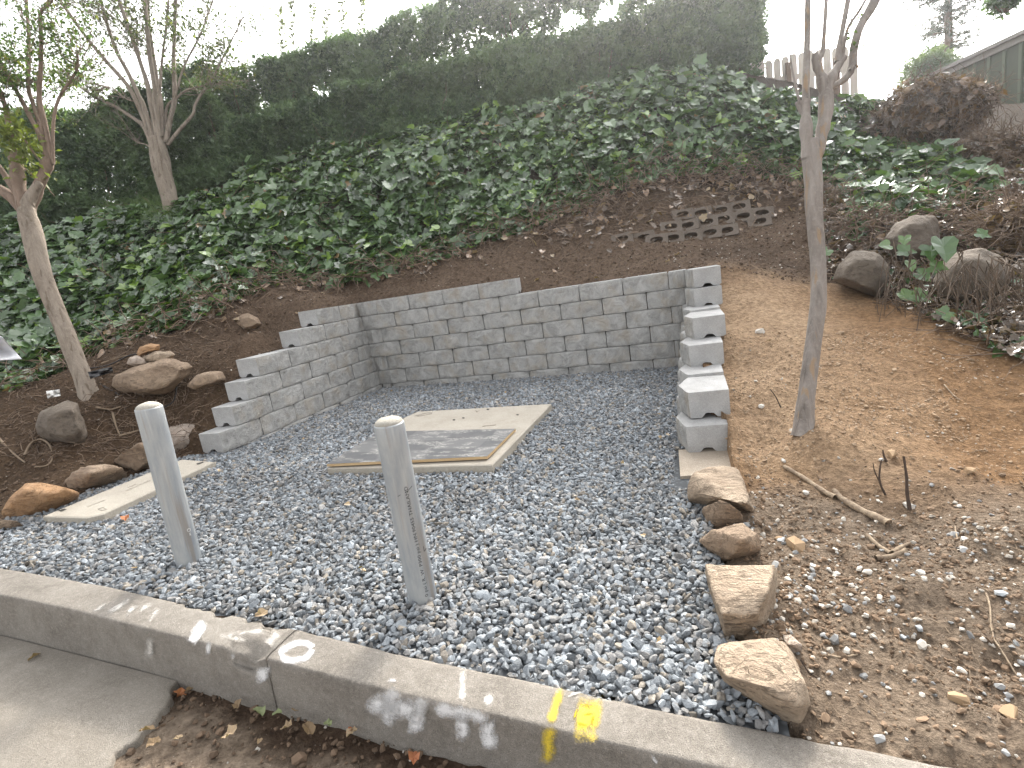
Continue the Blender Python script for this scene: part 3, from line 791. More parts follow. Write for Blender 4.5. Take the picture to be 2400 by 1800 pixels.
def bollard(pos, H, lean, label):
    R = .056; root = empty('bollard', pos); tag(root, label, 'bollard', 'steel bollards in the gravel')
    rings = []; N = 48
    prof = [(R-.004, -.12), (R, -.11)]+[(R, z) for z in np.linspace(-.1, H-.006, 14)]+[(R-.001, H-.002), (R-.004, H)]
    V = []; Fs = []
    for r_, z in prof:
        for i in range(N): V.append((r_*math.cos(2*math.pi*i/N), r_*math.sin(2*math.pi*i/N), z))
    for j in range(len(prof)-1):
        for i in range(N): Fs.append((j*N+i, j*N+(i+1) % N, (j+1)*N+(i+1) % N, (j+1)*N+i))
    o = link_mesh('pipe', V, Fs, STEEL, root, True)
    V = []; Fs = []; pr = [(R-.0035, H-.004)]+[((R-.0035)*math.cos(a), H-.002+.026*math.sin(a)) for a in np.linspace(0, math.pi/2-.1, 8)]
    for r_, z in pr:
        for i in range(N):
            a = 2*math.pi*i/N; V.append((r_*math.cos(a), r_*math.sin(a), z+.0022*mnoise.noise(Vector((r_*math.cos(a)*30, r_*math.sin(a)*30, z*20)))))
    for j in range(len(pr)-1):
        for i in range(N): Fs.append((j*N+i, j*N+(i+1) % N, (j+1)*N+(i+1) % N, (j+1)*N+i))
    Fs.append(tuple((len(pr)-1)*N+i for i in range(N)))
    pipe = o; root['_p'] = pipe.name
    link_mesh('domed_cap', V, Fs, CAPM, root, True)
    root.rotation_euler = (lean[1], lean[0], 0)
    return root
b1 = bollard(B1, .775, (.045, 0), 'galvanised steel bollard beside the long concrete lid, clean of lettering')
b2 = bollard(B2, .712, (.012, 0), 'galvanised steel bollard with black lettering, standing before the plywood sheet')
# stencil on the second pipe, turned to the camera
vw = math.atan2(CAM[0]-B2[0], B2[1]-CAM[1])
text_on_pipe('0 psi ( R. W. P300 psi ) HN.90455 THAILAND', .0185, vw+.38, .02, .056, bpy.data.objects[b2['_p']], INK, .455)
def pipe_line(parent, ang0, z0, ang1, z1, w, mat, R=.0566):
    pts = [(R*math.sin(a), -R*math.cos(a), z) for a, z in zip(np.linspace(ang0, ang1, 8), np.linspace(z0, z1, 8))]
    V, Fq = tube_arrays([(pts, w)], 4); o = fast_mesh('scratch_mark', V, Fq, mat); o.parent = parent; return o
pipe_line(b2, vw+.15, .452, vw+.75, .468, .0011, INK); pipe_line(b2, vw+.75, .20, vw+.98, .205, .0011, INK); pipe_line(b2, vw+.72, .20, vw+.74, .22, .001, INK); pipe_line(b2, vw-.35, .445, vw-.15, .45, .0009, INK)
del b1['_p'], b2['_p']
vw1 = math.atan2(CAM[0]-B1[0], B1[1]-CAM[1])
for dz in (.16,):
    pts = [(.0567*math.sin(vw1+.55+.13*math.cos(a)), -.0567*math.cos(vw1+.55+.13*math.cos(a)), dz+.008*math.sin(a)) for a in np.linspace(0, 6.2, 14)]
    V, Fq = tube_arrays([(pts, .001)], 4); o = fast_mesh('chalk_mark', V, Fq, INKW); o.parent = b1
pipe_line(b1, vw1+.5, .145, vw1+.62, .13, .001, INKW); pipe_line(b1, vw1+.62, .145, vw1+.5, .132, .001, INKW)

# ------------------------------------------------------------------ concrete lids and the plywood sheet
DARK = Mat('recess_shade').color((.05, .045, .04)).rough(.95).m  # shade inside the holes as a colour, for flat patches on the lids
LIDD = concrete('lid_concrete_darkened', (.34, .30, .25), (.42, .38, .32), (.46, .42, .36), .2).m  # darker copy of the lid concrete, recess shade for flat slots and marks
def slab(name, P, th, mat, label, cat, bev=.006):
    root = empty(name, np.mean(P, 0)); tag(root, label, cat)
    P = np.array(P); c = P.mean(0)
    A = np.column_stack([P[:, :2], np.ones(len(P))]); co = np.linalg.lstsq(A, P[:, 2], rcond=None)[0]; P[:, 2] = A @ co
    inn = P+(c-P)*bev*2/np.linalg.norm(P-c, axis=1)[:, None]
    mid = P.copy(); mid[:, 2] -= bev; bot = P.copy(); bot[:, 2] -= th
    n = len(P); V = np.vstack([inn, mid, bot]); Fs = [tuple(range(n))]
    for a in (0, n):
        for i in range(n): Fs.append((a+i, a+n+i, a+n+(i+1) % n, a+(i+1) % n))
    bm = bmesh.new(); vs = [bm.verts.new(q) for q in V]
    for q in Fs: bm.faces.new([vs[i] for i in q])
    bmesh.ops.recalc_face_normals(bm, faces=bm.faces[:])
    if bm.faces[0].normal.z < 0: bmesh.ops.reverse_faces(bm, faces=bm.faces[:])
    o = obj_bm('slab', bm, mat); child(o, root); return root, co
vault, VCO = slab('vault_lid', SLABP, .11, LID, 'large pale concrete vault lid with a clipped corner, under the plywood sheet', 'vault lid')
lid, LCO = slab('utility_lid', LIDP, .09, LID, 'long narrow concrete lid with rounded corner behind the left bollard', 'utility lid')
def on_plane(px, py, co, dz=0.002):
    d = ray(px, py); n = np.array([-co[0], -co[1], 1.0]); t = (co[2]+dz-(CAM @ n))/(d @ n); return CAM+d*t
def patch(px_pts, co, mat, parent, name, dz=.002):
    V = [on_plane(x, y, co, dz) for x, y in px_pts]; o = link_mesh(name, V, [tuple(range(len(V)))], mat); child(o, parent); return o
patch([(1232, 953), (1261, 950.5), (1262, 954), (1235, 956.5)], VCO, LIDD, vault, 'lifting_slot')
for x, y in ((1143.5, 959.5), (1086, 979.5), (1064, 984), (1213, 972)):
    patch([(x+3.4*math.cos(a), y+1.6*math.sin(a)) for a in np.linspace(0, 5.6, 9)], VCO, DARK, vault, 'pin_hole')
for pts in ([(986, 971), (1000, 968), (1013, 967.6)], [(972, 975), (985, 972)], [(1131, 999), (1150, 997), (1162, 996)], [(1115, 962), (1118, 966), (1122, 961)], [(978, 976), (1012, 969.5)]):
    V, Fq = tube_arrays([([on_plane(x, y, VCO, .002) for x, y in pts], .0035)], 4); child(fast_mesh('scored_mark', V, Fq, LIDD), vault)
patch([(136, 1196), (150, 1192), (157, 1194), (143, 1199)], LCO, DARK, lid, 'lifting_slot'); patch([(460, 1086), (475, 1082), (478, 1084), (463, 1089)], LCO, DARK, lid, 'lifting_slot')
for pts in ([(205, 1188), (245, 1172)], [(230, 1193), (243, 1189), (250, 1194), (238, 1197), (230, 1193)], [(296, 1150), (322, 1139)], [(322, 1138), (352, 1126)], [(300, 1143), (318, 1135)]):
    V, Fq = tube_arrays([([on_plane(x, y, LCO, .0015) for x, y in pts], .0022)], 4); child(fast_mesh('embossed_mark', V, Fq, LIDD), lid)

# plywood sheet
ply = empty('plywood_sheet', on_plane(1000, 1050, VCO, .004)); tag(ply, 'printed grey plywood sheet lying on the large concrete vault lid', 'plywood sheet')
pc_ = [on_plane(766, 1088.5, VCO, .026), on_plane(1142, 1070.5, VCO, .026), on_plane(1208, 1003.5, VCO, .026), on_plane(890, 1011.5, VCO, .026)]
pc_ = [np.array(p) for p in pc_]
M = Mat('printed_film_face'); uv = M.n.new('ShaderNodeUVMap').outputs[0]
sx_ = M.n.new('ShaderNodeSeparateXYZ'); M.link(uv, sx_.inputs[0])
U, W_ = sx_.outputs[0], sx_.outputs[1]
ck = M.n.new('ShaderNodeTexChecker'); ck.inputs['Scale'].default_value = 1.0; M.link(M.mapping(uv, (3.4, 3.0, 1), (0, 0, .0)), ck.inputs[0])
n1 = M.noise(M.mapping(uv, (7, 7, 1)), 1, 5, .6); 
c = M.mix(ck.outputs['Fac'], (.095, .097, .10), (.14, .14, .14)); c = M.mix(M.ramp(n1, [(.4, 0), (.7, .35)]), c, (.20, .19, .18))
sc_ = M.noise(M.mapping(uv, (55, 75, 1)), 1, 3, .6, 1.5)
msk = M.ramp(M.noise(M.mapping(uv, (6, 8, 1)), 1, 2), [(.50, 0), (.58, 1)])
c = M.mix(M.math('MULTIPLY', M.math('MULTIPLY', M.ramp(sc_, [(.50, 0), (.56, 1)]), msk), .85), c, (.48, .46, .42))
M.color(c).rough(.5); FILM = M.m
M = Mat('printed_line'); M.color((.27, .26, .24)).rough(.6); PLINE = M.m
M = Mat('plywood_core'); v = M.coord('Object'); M.color(M.mix(M.noise(M.mapping(v, (3, 3, 260)), 1, 3), (.40, .27, .14), (.62, .45, .26))).rough(.85); PLYE = M.m
lift = np.array([0, 0, 1.0])
top = [p+lift*(.004*math.sin(i*2.1)) for i, p in enumerate(pc_)]; top[0] = top[0]+lift*.003
me = bpy.data.meshes.new('film_face'); me.from_pydata([tuple(p) for p in top], [], [(0, 1, 2, 3)]); uvl = me.uv_layers.new(name='UVMap')
for i, q in enumerate(((0, 0), (1, 0), (1, 1), (0, 1))): uvl.data[i].uv = q
me.materials.append(FILM); o = film = bpy.data.objects.new('film_face', me); COL.objects.link(o); child(o, ply)
bot = [p-lift*.019 for p in top]; c0 = np.mean(top, 0)
V, Fs = prism([p-lift*.0015+(c0-p)*.000 for p in top], bot); child(link_mesh('core', V, Fs, PLYE), ply)
def ply_uv(u, w, dz=.0015):
    a = top[0]*(1-u)*(1-w)+top[1]*u*(1-w)+top[2]*u*w+top[3]*(1-u)*w; return a+lift*dz
paths = []
for cx in (.11, .36, .61, .86):                 # faint printed wheels and panels
    for cy in (.15, .5, .84):
        dx = .06 if int(cy*10) % 2 else 0
        for rr in (.075, .062):
            paths.append(([ply_uv(min(.99, cx+dx+rr*.8*math.cos(a)), min(.985, max(.015, cy+rr*1.2*math.sin(a)))) for a in np.linspace(0, 6.283, 18)], .0016))
        for a in np.linspace(0, 3.14, 5)[:-1]:
            paths.append(([ply_uv(min(.99, cx+dx+s*.062*.8*math.cos(a)), min(.985, max(.015, cy+s*.062*1.2*math.sin(a)))) for s in (-1, 1)], .0009))
        for k_ in range(3):
            paths.append(([ply_uv(max(.012, cx+dx-.13+k_*.008), max(.012, min(.985, cy-.05+k_*.04))), ply_uv(max(.012, cx+dx-.075), max(.012, min(.985, cy-.05+k_*.04)))], .0022))
V, Fq = tube_arrays(paths, 4); o = fast_mesh('printed_pattern', V, Fq, PLINE); o['kind'] = 'stuff'; o.parent = film; o.matrix_parent_inverse = Matrix.Translation(-Vector(ply.location))

# ------------------------------------------------------------------ rocks
TAN = rock_mat('tan_sandstone', (.30, .228, .163), (.42, .335, .25), (.19, .14, .10))
ORANGE = rock_mat('orange_sandstone', (.36, .205, .10), (.43, .26, .14), (.27, .155, .085), (.52, .40, .28))
BROWNR = rock_mat('brown_fieldstone', (.27, .195, .135), (.36, .27, .19), (.19, .135, .095), (.44, .34, .25))
GREYR = rock_mat('grey_boulder', (.135, .108, .083), (.19, .158, .125), (.09, .073, .058), (.24, .20, .16))
GREYP = rock_mat('pinkish_stone', (.36, .28, .22), (.45, .38, .32), (.28, .21, .16), (.55, .50, .44))
def hull_rock(name, pts, mat, label, cat='rock', group=None, rough=.012, seed=1, cuts=4, sm=1):
    c = np.mean(pts, 0); base = np.array([c[0], c[1], min(p[2] for p in pts)])
    bm = bmesh.new()
    for p in pts: bm.verts.new(np.asarray(p)-base)
    r = bmesh.ops.convex_hull(bm, input=bm.verts[:])
    bmesh.ops.delete(bm, geom=[g for g in r['geom_interior'] if isinstance(g, bmesh.types.BMVert)], context='VERTS')
    bmesh.ops.triangulate(bm, faces=bm.faces[:])
    ext = max(max(v_.co[i] for v_ in bm.verts)-min(v_.co[i] for v_ in bm.verts) for i in range(3))
    tgt = ext/22; c0_ = np.array([v_.co[:] for v_ in bm.verts]); bb = (c0_.min(0), c0_.max(0))
    for _ in range(cuts):
        es = [e_ for e_ in bm.edges if e_.calc_length() > tgt]
        if not es or len(bm.verts) > 4500: break
        bmesh.ops.subdivide_edges(bm, edges=es, cuts=1, use_grid_fill=False); bmesh.ops.triangulate(bm, faces=bm.faces[:])
    for _ in range(sm): bmesh.ops.smooth_vert(bm, verts=bm.verts[:], factor=.5, use_axis_x=True, use_axis_y=True, use_axis_z=True)
    c1 = np.array([v_.co[:] for v_ in bm.verts]); lo0, hi0 = bb; lo1, hi1 = c1.min(0), c1.max(0)
    c1 = lo0+(c1-lo1)*(hi0-lo0)/(hi1-lo1)
    for v_, q in zip(bm.verts, c1): v_.co = q
    bm.normal_update()
    co = np.array([v_.co[:] for v_ in bm.verts]); no = np.array([v_.normal[:] for v_ in bm.verts])
    s = 1/ext
    d = fbm(co*s*2.6+seed*7.3, 4, seed)*rough*ext*2.2 + fbm(co*s*11+seed, 3, seed+5)*rough*ext*.75
    rg = np.abs(fbm(co*s*3.4+seed*2.1, 3, seed+21)); d -= np.exp(-(rg/.09)**2)*rough*ext*.8
    led = vnoise(np.column_stack([co[:, 0]*s*2, co[:, 1]*s*2, co[:, 2]*s*12+co[:, 0]*s*4])+seed, seed+9); d += led*0
    co = co+no*d[:, None]
    for v_, q in zip(bm.verts, co): v_.co = q
    o = obj_bm(name, bm, mat, None, True); o.location = tuple(base); tag(o, label, cat, group); return o
def zo(px, py, z): return gp(px, py, z)
# right hand edging rocks: (px, py, height above the gravel)
GRP = 'rough rocks edging the right side of the gravel'
hull_rock('rock', [zo(1655, 1322, .16), zo(1702, 1333, .165), zo(1760, 1325, .17), zo(1815, 1322, .15), zo(1800, 1390, .16), zo(1777, 1440, .12), zo(1742, 1452, .10), zo(1690, 1438, .12), zo(1668, 1380, .15),
     zo(1700, 1500, -.03), zo(1742, 1502, -.03), zo(1790, 1478, -.03), zo(1820, 1420, -.03), zo(1822, 1330, .06), zo(1680, 1420, .02), zo(1652, 1340, .02)], TAN, 'flat topped tan rock, widest and squarest of the right edging, tapering towards the kerb', group=GRP, seed=3, rough=.007)
hull_rock('rock', [zo(1685, 1512, .10), zo(1745, 1498, .13), zo(1815, 1492, .13), zo(1848, 1525, .12), zo(1885, 1590, .10), zo(1893, 1640, .06), zo(1866, 1655, .07), zo(1790, 1610, .12), zo(1700, 1585, .10), zo(1673, 1550, .09),
     zo(1870, 1705, -.04), zo(1840, 1690, -.03), zo(1780, 1655, -.03), zo(1700, 1600, -.02), zo(1898, 1660, -.03), zo(1850, 1520, -.02), zo(1680, 1560, -.03)], TAN, 'long cracked tan rock lying against the kerb at the right end', group=GRP, seed=8, rough=.009)
hull_rock('rock', [zo(1642, 1268, .04), zo(1668, 1240, .10), zo(1743, 1226, .13), zo(1780, 1250, .10), zo(1785, 1285, .05), zo(1740, 1262, .13), zo(1720, 1300, .05), zo(1660, 1290, -.02), zo(1695, 1318, -.03), zo(1738, 1318, -.03), zo(1780, 1300, -.03), zo(1640, 1270, 0)], BROWNR, 'brown wedge shaped rock with a pale ridge, second from the squarest edging rock', group=GRP, seed=12, rough=.011)
hull_rock('rock', [zo(1648, 1192, .05), zo(1685, 1172, .14), zo(1710, 1180, .14), zo(1738, 1200, .10), zo(1741, 1222, .02), zo(1650, 1205, 0), zo(1665, 1240, -.03), zo(1715, 1238, -.03), zo(1640, 1200, -.02), zo(1740, 1215, -.02)], BROWNR, 'small brown pointed rock leaning on the large pale rock below the block wall', group=GRP, seed=17, rough=.012)
hull_rock('rock', [zo(1625, 1112, .13), zo(1660, 1095, .15), zo(1715, 1090, .15), zo(1740, 1115, .15), zo(1762, 1170, .13), zo(1768, 1190, .08), zo(1740, 1180, .14), zo(1690, 1160, .13), zo(1632, 1155, .09), zo(1612, 1168, .03),
     zo(1615, 1178, -.02), zo(1700, 1190, -.03), zo(1760, 1212, -.03), zo(1770, 1195, -.03), zo(1640, 1110, 0), zo(1735, 1100, 0)], TAN, 'large pale rock at the foot of the right block wall end', group=GRP, seed=22, rough=.011)
hull_rock('rock', [zo(1830, 1490, .02), zo(1850, 1488, .06), zo(1876, 1512, .06), zo(1878, 1528, .03), zo(1858, 1532, .02), zo(1845, 1510, .06), zo(1832, 1500, -.02), zo(1870, 1535, -.03), zo(1855, 1485, -.02)], GREYP, 'small knobbly whitish stone behind the cracked tan rock', group=GRP, seed=26, rough=.016)
hull_rock('rock', [zo(1762, 1224, .02), zo(1775, 1218, .05), zo(1786, 1226, .05), zo(1786, 1240, .01), zo(1764, 1236, -.02), zo(1788, 1236, -.02)], BROWNR, 'little brown stone tucked behind the wedge shaped rock', group=GRP, seed=27)
# left hand edging rocks
GL = 'rounded rocks edging the left side of the gravel'
hull_rock('rock', [zo(4, 1200, .05), zo(22, 1165, .13), zo(60, 1130, .20), zo(95, 1132, .20), zo(150, 1146, .14), zo(184, 1160, .04), zo(60, 1150, .19), zo(120, 1160, .14), zo(10, 1212, -.02), zo(45, 1218, -.03), zo(110, 1205, -.03), zo(178, 1172, -.02), zo(20, 1185, .02), zo(90, 1180, .03)], ORANGE, 'smooth orange rock nearest the left frame edge, pointed at both ends', group=GL, seed=31, rough=.007, sm=4)
hull_rock('rock', [zo(152, 1128, .05), zo(168, 1105, .12), zo(205, 1090, .18), zo(250, 1086, .18), zo(285, 1096, .12), zo(301, 1110, .04), zo(160, 1148, -.02), zo(195, 1154, -.03), zo(250, 1140, -.02), zo(296, 1120, -.02), zo(215, 1110, .16)], BROWNR, 'rounded brown rock between the orange rock and the next pinkish one', group=GL, seed=35, rough=.009, sm=4)
hull_rock('rock', [zo(262, 1080, .06), zo(285, 1058, .16), zo(325, 1038, .24), zo(356, 1036, .22), zo(362, 1068, .12), zo(300, 1085, .05), zo(275, 1092, -.02), zo(320, 1105, -.03), zo(356, 1094, -.03), zo(262, 1084, -.01), zo(345, 1045, .02)], BROWNR, 'brown rock half hidden by the left bollard, flat faced towards the lid', group=GL, seed=38, rough=.010)
hull_rock('rock', [zo(400, 1000, .16), zo(440, 994, .19), zo(474, 1000, .15), zo(476, 1012, .10), zo(470, 1040, .04), zo(430, 1060, -.02), zo(400, 1062, -.02), zo(472, 1048, -.02), zo(380, 1010, .12), zo(384, 1050, -.02), zo(420, 1025, .13)], GREYP, 'pinkish pale rock touching the lowest left wall block', group=GL, seed=41, rough=.011)
hull_rock('rock', [zo(-30, 1225, .05), zo(0, 1215, .07), (zo(40, 1222, .05)), zo(55, 1232, .0), zo(30, 1245, -.03), zo(-30, 1250, -.03), zo(-30, 1235, .0)], BROWNR, 'low brown rock below the orange one at the frame edge', group=GL, seed=44)
# boulders set into the bank
def bp(px, py, dep): return P3(px, py, dep)
def bank_rock(name, ring, dep, thick, mat, label, group=None, seed=1, rough=.012, sm=3, lean=.35):
    """ring: outline as seen; the body goes back into the bank"""
    ring = np.array(ring, float); c = ring.mean(0); pts = []
    for x, y in ring:
        pts.append(bp(x, y, dep+lean*thick)); pts.append(bp(c[0]+(x-c[0])*.62, c[1]+(y-c[1])*.62, dep)); pts.append(bp(c[0]+(x-c[0])*.85, c[1]+(y-c[1])*.85, dep+thick))
    return hull_rock(name, pts, mat, label, 'boulder' if thick > .2 else 'rock', group, rough, seed, 5, sm)
bank_rock('boulder', [(84, 1000), (95, 965), (130, 950), (160, 940), (185, 945), (192, 985), (205, 1020), (195, 1040), (150, 1042), (100, 1030)], 4.22, .45, GREYR, 'grey brown boulder half buried below the leaning left tree', seed=51)
bank_rock('boulder', [(258, 905), (265, 880), (300, 862), (350, 852), (400, 838), (440, 845), (458, 860), (445, 885), (405, 905), (400, 920), (340, 930), (285, 925)], 4.75, .5, BROWNR, 'big mottled boulder carrying three small stones on top', seed=55, rough=.014)
GS = 'small stones stacked on the mottled boulder'
bank_rock('rock', [(330, 842), (362, 823), (400, 822), (412, 832), (400, 846), (345, 853)], 4.95, .18, TAN, 'light tan stone in the middle of the stack on the mottled boulder', GS, 57)
bank_rock('rock', [(320, 828), (328, 812), (350, 805), (374, 808), (372, 820), (345, 826), (325, 836)], 5.0, .17, ORANGE, 'orange brown stone at the very top of the stack', GS, 59)
bank_rock('rock', [(299, 852), (305, 840), (322, 834), (342, 842), (345, 855), (320, 860)], 4.93, .17, GREYP, 'pale grey stone at the low side of the stack', GS, 61)
bank_rock('rock', [(553, 760), (560, 742), (580, 736), (605, 745), (614, 760), (600, 770), (570, 776)], 5.95, .25, BROWNR, 'small brown stone poking from the roots above the left wall steps', None, 63)
bank_rock('rock', [(440, 905), (460, 880), (490, 870), (520, 872), (528, 890), (490, 905), (455, 912)], 4.75, .12, BROWNR, 'weathered stone sunk in the soil beside the left wall steps', None, 65, lean=.6)
GB = 'boulders holding the right bank'
bank_rock('boulder', [(1952, 655), (1968, 620), (1998, 590), (2030, 588), (2062, 596), (2085, 625), (2080, 660), (2060, 700), (2040, 690), (1990, 665)], 4.45, .45, GREYR, 'grey boulder bare of leaves just right of the right tree trunk', GB, 71, .006)
bank_rock('boulder', [(2184, 660), (2200, 620), (2240, 590), (2300, 580), (2345, 600), (2375, 650), (2360, 700), (2310, 728), (2250, 725), (2200, 700)], 3.95, .5, GREYR, 'round boulder behind hanging dry vines at the right', GB, 73, .010)
bank_rock('boulder', [(2075, 560), (2100, 525), (2140, 505), (2190, 510), (2200, 560), (2180, 600), (2120, 610), (2085, 590)], 4.75, .45, GREYR, 'brown boulder tucked under the ivy between the two lower ones', GB, 75, .010)
bank_rock('boulder', [(2330, 800), (2350, 760), (2400, 745), (2450, 780), (2440, 830), (2390, 835), (2345, 822)], 3.5, .4, GREYR, 'low boulder at the right frame edge with a leaf beneath', GB, 77, .010)
bank_rock('rock', [(2205, 765), (2215, 755), (2235, 750), (2238, 770), (2222, 780)], 3.75, .12, BROWNR, 'small brown stone at the foot of the round boulder', None, 79)

# ------------------------------------------------------------------ leaf forms
def ivy_leaf(seed, lobed=True):
    """unit leaf: stem at the origin, tip at +y, face +z"""
    r = np.random.default_rng(seed)
    if lobed: out = [(0, .02), (.16, -.12), (.42, -.10), (.50, .12), (.40, .30), (.47, .52), (.26, .58), (.14, .80), (0, 1.0)]
    else: out = [(0, .03), (.18, -.13), (.40, -.06), (.50, .18), (.46, .42), (.32, .66), (.14, .86), (0, 1.0)]
    rt = [(x*r.uniform(.92, 1.08), y) for x, y in out]; lf = [(-x*r.uniform(.92, 1.08), y) for x, y in out[1:-1]][::-1]
    ring = rt+lf; fold = r.uniform(.10, .28); cup = r.uniform(-.25, .05); wav = r.uniform(-.06, .06)
    V = [(0, .35, 0.0), (0, .68, .0)]+[(x*.93, y, abs(x)*fold+cup*(y-.35)**2+wav*math.sin(x*9+y*5)) for x, y in ring]
    V[1] = (0, .68, cup*.1)
    n = len(ring); F = []
    ytip = len(rt)-1
    for i in range(n):
        j = (i+1) % n
        ymid = (ring[i][1]+ring[j][1])/2
        F.append((0 if ymid < .5 else 1, 2+i, 2+j))
    ks = [i for i in range(n) if (ring[i][1]+ring[(i+1) % n][1])/2 >= .5]
    F.append((0, 2+ks[0], 1)); F.append((0, 1, 2+(ks[-1]+1) % n))
    me = bpy.data.meshes.new('leaf'); me.from_pydata(V, [], F); me.update(); return me
def small_leaf(seed, w=.42, n_sub=1):
    r = np.random.default_rng(seed); V = []; F = []
    b = r.uniform(.05, .2)
    V += [(0, 0, 0), (w*.5, .45, b), (0, 1, -.08), (-w*.5, .45, b), (0, .48, 0)]
    F += [(0, 1, 4), (1, 2, 4), (2, 3, 4), (3, 0, 4)]
    me = bpy.data.meshes.new('small_leaf'); me.from_pydata(V, [], F); me.update(); return me
def sprig(seed, k=9, w=.36, spread=1.0):
    """a tuft of k little leaves around a short stem, unit size"""
    r = np.random.default_rng(seed); V = []; F = []
    for i in range(k):
        a = r.uniform(0, 6.28); el = r.uniform(-.2, 1.2); L = r.uniform(.42, .7)
        d = np.array([math.cos(a)*math.cos(el), math.sin(a)*math.cos(el), math.sin(el)]); base = np.array([0, 0, r.uniform(-.1, .55)])*spread+r.normal(0, .1, 3)*spread
        s = np.cross(d, r.normal(size=3)); s /= np.linalg.norm(s); nrm = np.cross(s, d); b = len(V)
        V += [base, base+d*L*.5+s*L*w*.5+nrm*.05, base+d*L, base+d*L*.5-s*L*w*.5+nrm*.05]; F += [(b, b+1, b+2), (b, b+2, b+3)]
    me = bpy.data.meshes.new('sprig'); me.from_pydata([tuple(q) for q in V], [], F); me.update(); return me
def euler_from(yv, zv):
    """euler angles (n,3) for frames with local y = yv and local z close to zv"""
    yv = yv/np.linalg.norm(yv, axis=1)[:, None]; xv = np.cross(yv, zv); xv /= np.linalg.norm(xv, axis=1)[:, None]+1e-9; zv = np.cross(xv, yv)
    R = np.stack([xv, yv, zv], -1)
    ey = np.arcsin(np.clip(-R[:, 2, 0], -1, 1)); ex = np.arctan2(R[:, 2, 1], R[:, 2, 2]); ez = np.arctan2(R[:, 1, 0], R[:, 0, 0])
    return np.column_stack([ex, ey, ez])

# ------------------------------------------------------------------ ivy on the bank
IVYM = leaf_mat('ivy_leaf', .16, .27, .9)
IVYF = [ivy_leaf(s, s % 3 != 0) for s in range(8)]
def tnormal(x, y):
    e = .12; zx = (terr(x+e, y)-terr(x-e, y))/(2*e); zy = (terr(x, y+e)-terr(x, y-e))/(2*e)
    n = np.column_stack([-zx, -zy, np.ones(len(x))]); return n/np.linalg.norm(n, axis=1)[:, None]
front_px = [(-160, 930), (-60, 905), (40, 905), (110, 880), (160, 845), (230, 820), (300, 790), (400, 770), (500, 730), (560, 690), (600, 668), (680, 652), (760, 662), (840, 655), (930, 628), (1020, 604), (1120, 570), (1200, 540),
            (1300, 508), (1370, 480), (1450, 442), (1560, 408), (1680, 400), (1760, 400), (1860, 420), (1950, 480), (1990, 540), (2040, 548), (2100, 520), (2180, 500), (2240, 490), (2330, 470)]
back_px = [(2330, 415), (2240, 350), (2150, 320), (2060, 250), (1960, 250), (1850, 222), (1760, 190), (1600, 170), (1400, 205), (1200, 245), (1000, 290), (800, 345), (600, 400), (400, 470), (250, 510), (100, 545), (-160, 600)]
IVYPOLY = np.array([hit(x, y, .05)[:2] for x, y in front_px]+[hit(x, y, .12)[:2] for x, y in back_px])
ir = np.random.default_rng(33)
lo, hi = IVYPOLY.min(0), IVYPOLY.max(0)
X = ir.uniform(lo[0], hi[0], 220000); Y = ir.uniform(lo[1], hi[1], 220000)
k = inside(IVYPOLY, X, Y); X, Y = X[k], Y[k]
area = len(X)/220000*(hi-lo).prod(); want = int(min(len(X), area*560)); X, Y = X[:want], Y[:want]
ed = pdist(IVYPOLY[:len(front_px)], X, Y, False)
k = ir.random(len(X)) < np.clip(.4+ed/.3, 0, 1)
# bare patch with brown stems in the middle of the ivy
bpch = hit(1255, 425); k &= ir.random(len(X)) > .85*np.exp(-((X-bpch[0])**2+(Y-bpch[1])**2)/.05)
X, Y, ed = X[k], Y[k], ed[k]; n = len(X)
q = np.column_stack([X, Y, 0*X])
mound = np.clip(ed/.5, .15, 1)*(.17+.15*fbm(q*1.5, 3, 71)+.06*fbm(q*5, 2, 72))
lay = ir.random(n)
Zl = terr(X, Y)+np.maximum(.02, mound*(.25+.75*lay**.55))+ir.normal(0, .02, n)
N = tnormal(X, Y)
down = N.copy(); down[:, 2] = 0; down /= np.linalg.norm(down, axis=1)[:, None]+1e-6
up = np.array([0, 0, 1.0])
zv = N*.55+up*.5+down*.35+ir.normal(0, .36, (n, 3)); zv /= np.linalg.norm(zv, axis=1)[:, None]
yv = down*.75-up*.25+ir.normal(0, .6, (n, 3)); yv -= zv*(yv*zv).sum(1)[:, None]
rot = euler_from(yv, zv)
size = np.clip(ir.normal(.138, .044, n), .05, .25)
c = np.array([.064, .108, .045])[None]*ir.uniform(.40, 1.65, (n, 1))
young = ir.random(n) < .10; c[young] = np.array([.14, .22, .045])*ir.uniform(.7, 1.2, (young.sum(), 1))
brn = ir.random(n) < .012; c[brn] = np.array([.20, .13, .06])
pale = ir.random(n) < .08; c[pale] = np.array([.06, .095, .055])*ir.uniform(.8, 1.2, (pale.sum(), 1))
ivy = empty('ivy_bank', (0, 7.0, 2.0)); tag(ivy, 'dense dark green ivy carpet covering the slope below the hedge', 'ivy')
dcam = (np.column_stack([X, Y, Zl])-CAM) @ FW
vis = (lay > .62)*(1/dcam)*size
order = np.argsort(-vis*(np.abs(((np.column_stack([X, Y, Zl])-CAM) @ RT)/dcam) < .95)); big = order[:300]; rest = np.setdiff1d(np.arange(n), big)
rp_ = []
for i in range(320):
    j = ir.integers(0, n); b = np.array([X[j], Y[j], Zl[j]+.02]); d = np.array([ir.normal(0, 1), ir.normal(-.5, .6), ir.normal(-.2, .4)]); d /= np.linalg.norm(d); q_ = [b]
    for s_ in range(6): d = d+ir.normal(0, .3, 3); d /= np.linalg.norm(d); q_.append(q_[-1]+d*ir.uniform(.04, .10))
    rp_.append((np.array(q_), np.linspace(.005, .0025, 7)))
